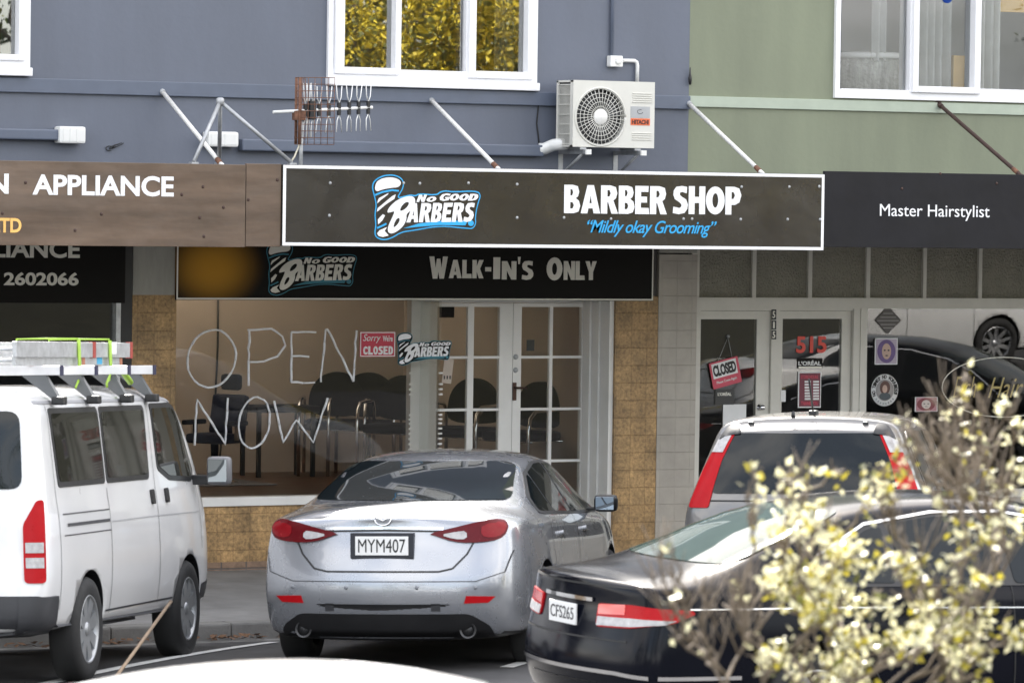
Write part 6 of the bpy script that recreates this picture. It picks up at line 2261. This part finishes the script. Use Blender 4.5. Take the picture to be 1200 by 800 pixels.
def shrub(name, label, D, base_px, clusters, bare, nstems, base_r=.5):
    """clusters: (px, py, radius px, leaves); bare: (px, py) tips of leafless twigs"""
    s = FPX / D
    root_p = PD(base_px, 1000, D)
    gz_ = bank_z(root_p.y)
    root = empty(name, (root_p.x, root_p.y, gz_))
    tag(root, label, 'shrub')
    st = MB()
    fb = bmesh.new()
    stems = []
    for i in range(nstems):
        a = random.uniform(0, 6.283)
        b = Vector((root_p.x, root_p.y, gz_ - .05)) + Vector((math.cos(a), math.sin(a), 0)) * base_r * .35 * random.random()
        f = (i + .5) / nstems
        side = (f - .5) * 2
        top = b + RGT * side * base_r * 1.25 + Vector((0, 0, random.uniform(.8, 1.15))) + FWD * random.uniform(-.45, .45)
        stems.append(twig(st, b, top, .016, .009, .03, 7, 6))
    nodes = [p for s_ in stems for p in s_[2:]]
    def grow(tip, r0, r1, wob=.013):
        # nearest stem node below the tip
        best = min(nodes, key=lambda q: (q - tip).length + (2.0 if q.z > tip.z - .12 else 0) + random.random() * .15)
        pts = twig(st, best, tip, r0, r1, wob, 5, 5)
        nodes.extend(pts[2:5])
        return pts
    jobs = [(c[1], 'c', c) for c in clusters] + [(b[1], 'b', b) for b in bare]
    jobs.sort(key=lambda j: -j[0])
    for _, kind, c in jobs:
        d = D + random.gauss(0, .28)
        tip = PD(c[0], c[1], d)
        pts = grow(tip, .0065, .0025)
        if kind == 'b':
            for k in range(4):
                p0 = pts[random.randint(2, 5)]
                e = p0 + RGT * random.uniform(-.10, .10) + UPV * random.uniform(.08, .22) + FWD * random.uniform(-.1, .1)
                q = twig(st, p0, e, .0034, .0014, .010, 3, 4)
                for k2 in range(2):
                    e2 = q[1] + RGT * random.uniform(-.07, .07) + UPV * random.uniform(.06, .16) + FWD * random.uniform(-.06, .06)
                    twig(st, q[1], e2, .0028, .0014, .006, 2, 4)
        else:
            rad = c[2] / s
            for k in range(3):
                e = tip + Vector((random.gauss(0, rad * .5), random.gauss(0, rad * .5), random.gauss(0, rad * .5)))
                twig(st, pts[4], e, .0035, .0015, .008, 3, 4)
            sub = [tip + Vector((random.gauss(0, rad * .55), random.gauss(0, rad * .7), random.gauss(0, rad * .55))) for _ in range(max(2, c[3] // 7))]
            for k in range(c[3]):
                cc = random.choice(sub) + Vector((random.gauss(0, .018), random.gauss(0, .018), random.gauss(0, .018)))
                leaf(fb, cc, random.uniform(.022, .044), random.choices((0, 1, 2), (.62, .28, .10))[0], .8)
    st.build('stems', bark, root)
    if clusters:
        me = bpy.data.meshes.new('foliage')
        fb.to_mesh(me)
        for m in (leaf_highlight, leaf_yel, leaf_green): me.materials.append(m)
        link('foliage', me, root)
    fb.free()
    return root
rnd = random.Random(3)
cl = []
for (x0, x1, y0, y1, n, r, k) in ((885, 1000, 605, 700, 20, 22, 28), (890, 1010, 690, 790, 19, 22, 27), (1010, 1090, 640, 760, 10, 20, 22), (1060, 1185, 690, 795, 21, 22, 26),
                                  (1100, 1200, 610, 700, 7, 18, 16), (890, 1060, 535, 600, 11, 15, 11), (930, 1010, 770, 840, 8, 20, 20)):
    for _ in range(n):
        cl.append((rnd.uniform(x0, x1), rnd.uniform(y0, y1), r, k))
shrub('shrub', 'leafy shrub with yellow leaves and painted pale highlights hiding the side of the black sedan', 15.0, 990, cl,
      [(rnd.uniform(880, 1180), rnd.uniform(560, 760)) for _ in range(8)], 8, .55)
cl = [(1182, 474, 16, 14), (1195, 500, 16, 14), (1150, 492, 8, 5), (1132, 467, 7, 5), (1120, 470, 6, 4), (1118, 488, 10, 7), (1135, 505, 12, 9), (1168, 520, 16, 14), (1190, 540, 14, 10), (1130, 545, 8, 5),
      (1160, 560, 22, 20), (1185, 565, 18, 14), (1128, 565, 14, 10), (1060, 500, 10, 8), (1072, 520, 8, 6), (1050, 548, 12, 10), (1085, 535, 7, 5), (1100, 590, 12, 10), (1165, 600, 14, 12), (1195, 620, 12, 10), (1132, 438, 5, 3)]
ba = [(rnd.gauss(1095, 16), rnd.uniform(480, 600)) for _ in range(8)] + [(rnd.gauss(1150, 18), rnd.uniform(495, 600)) for _ in range(6)] + [(rnd.uniform(1060, 1195), rnd.uniform(500, 640)) for _ in range(4)]
shrub('shrub', 'tall twiggy shrub with few leaves before the salon window at the right', 15.6, 1120, cl, ba, 5, .30)
cl = [(rnd.uniform(775, 905), rnd.uniform(690, 800), 5, 2) for _ in range(6)] + [(882, 548, 7, 5), (880, 570, 9, 6), (890, 590, 10, 8), (905, 770, 14, 10), (790, 640, 4, 2)]
ba = [(rnd.uniform(765, 905), rnd.uniform(660, 790)) for _ in range(9)]
shrub('shrub', 'nearly leafless grey twigged shrub in front of the boot of the black sedan', 14.6, 868, cl, ba, 5, .26)

# ---- trees on the far bank (they show as reflections in the windows)
def make_tree(name, mats, h, cr, n, leafs=.16):
    root = empty(name)
    t = MB()
    pts = twig(t, Vector((0, 0, -.3)), Vector((random.uniform(-.3, .3), random.uniform(-.3, .3), h * .75)), .20, .07, .10, 8, 8)
    tips = []
    for k in range(16):
        p = pts[random.randint(3, 8)]
        a = random.uniform(0, 6.283)
        e = p + Vector((math.cos(a) * cr * random.uniform(.5, .95), math.sin(a) * cr * random.uniform(.5, .95), random.uniform(.3, 1.0) * cr * .7))
        q = twig(t, p, e, .05, .015, .12, 4, 5)
        tips += q[2:]
    t.build('trunk', trunk_m, root)
    bm = bmesh.new()
    cls = [(p + Vector((random.gauss(0, .3), random.gauss(0, .3), random.gauss(0, .3))), random.uniform(.35, .8)) for p in tips for _ in range(2)]
    for _ in range(n):
        c, r = random.choice(cls)
        p = c + Vector((random.gauss(0, r * .5), random.gauss(0, r * .5), random.gauss(0, r * .45) - .2))
        leaf(bm, p, random.uniform(.6, 1.3) * leafs, random.choices(range(len(mats)), [.6, .4][:len(mats)])[0], .6)
    me = bpy.data.meshes.new('crown')
    bm.to_mesh(me)
    bm.free()
    for m in mats: me.materials.append(m)
    link('crown', me, root)
    return root
def mirror_pt(px, py, D):
    p = PD(px, py, D)
    return Vector((p.x, -p.y, p.z))
ty = make_tree('golden_tree', (tree_yel, leaf_green), 6.2, 2.4, 26000, .085)
tg = make_tree('added_dark_tree', (tree_grn, leaf_green), 7.0, 2.8, 8000)
first = {'y': True, 'g': True}
spots = [('y', 410, 74), ('y', 500, 78), ('y', 610, 76), ('y', 330, 84), ('y', 700, 86), ('g', 200, 80), ('g', 20, 78)]
for i, (k, px, D) in enumerate(spots):
    src = ty if k == 'y' else tg
    o = src if first[k] else copy_tree(src)
    first[k] = False
    p = mirror_pt(px, 200, D)
    o.location = (p.x, p.y, bank_z(p.y))
    o.rotation_euler = (0, 0, random.uniform(0, 6.28))
    s_ = random.uniform(.9, 1.15)
    o.scale = (s_, s_, s_)
    tag(o, 'golden leaved tree across the street mirrored in the upstairs windows' if k == 'y' else 'unseen dark green tree added to darken reflections in cars and glass', 'tree',
        group='golden trees across the street' if k == 'y' else 'unseen dark trees added to darken reflections')
for i, (x, y) in enumerate(((-9, -31), (-3, -33), (3, -30.5), (-14, -30), (30, -32), (38, -30), (-30, -33), (-36, -30), (-36, -9), (-42, -14), (-38, -19), (-48, -6), (-46, -24))):
    o = copy_tree(tg)  # out-of-view tree added to darken what car paint and glass reflect
    o.location = (x + 3, y - 3, bank_z(y - 3) if y < -25 else road_z(y - 3))
    # keep the camera's own view clear
    v = Vector(o.location) - CAM
    o.rotation_euler = (0, 0, i * 1.3)
    o.scale = (1, 1, 1)
    tag(o, 'unseen dark green tree added to darken reflections in cars and glass', 'tree', group='unseen dark trees added to darken reflections')
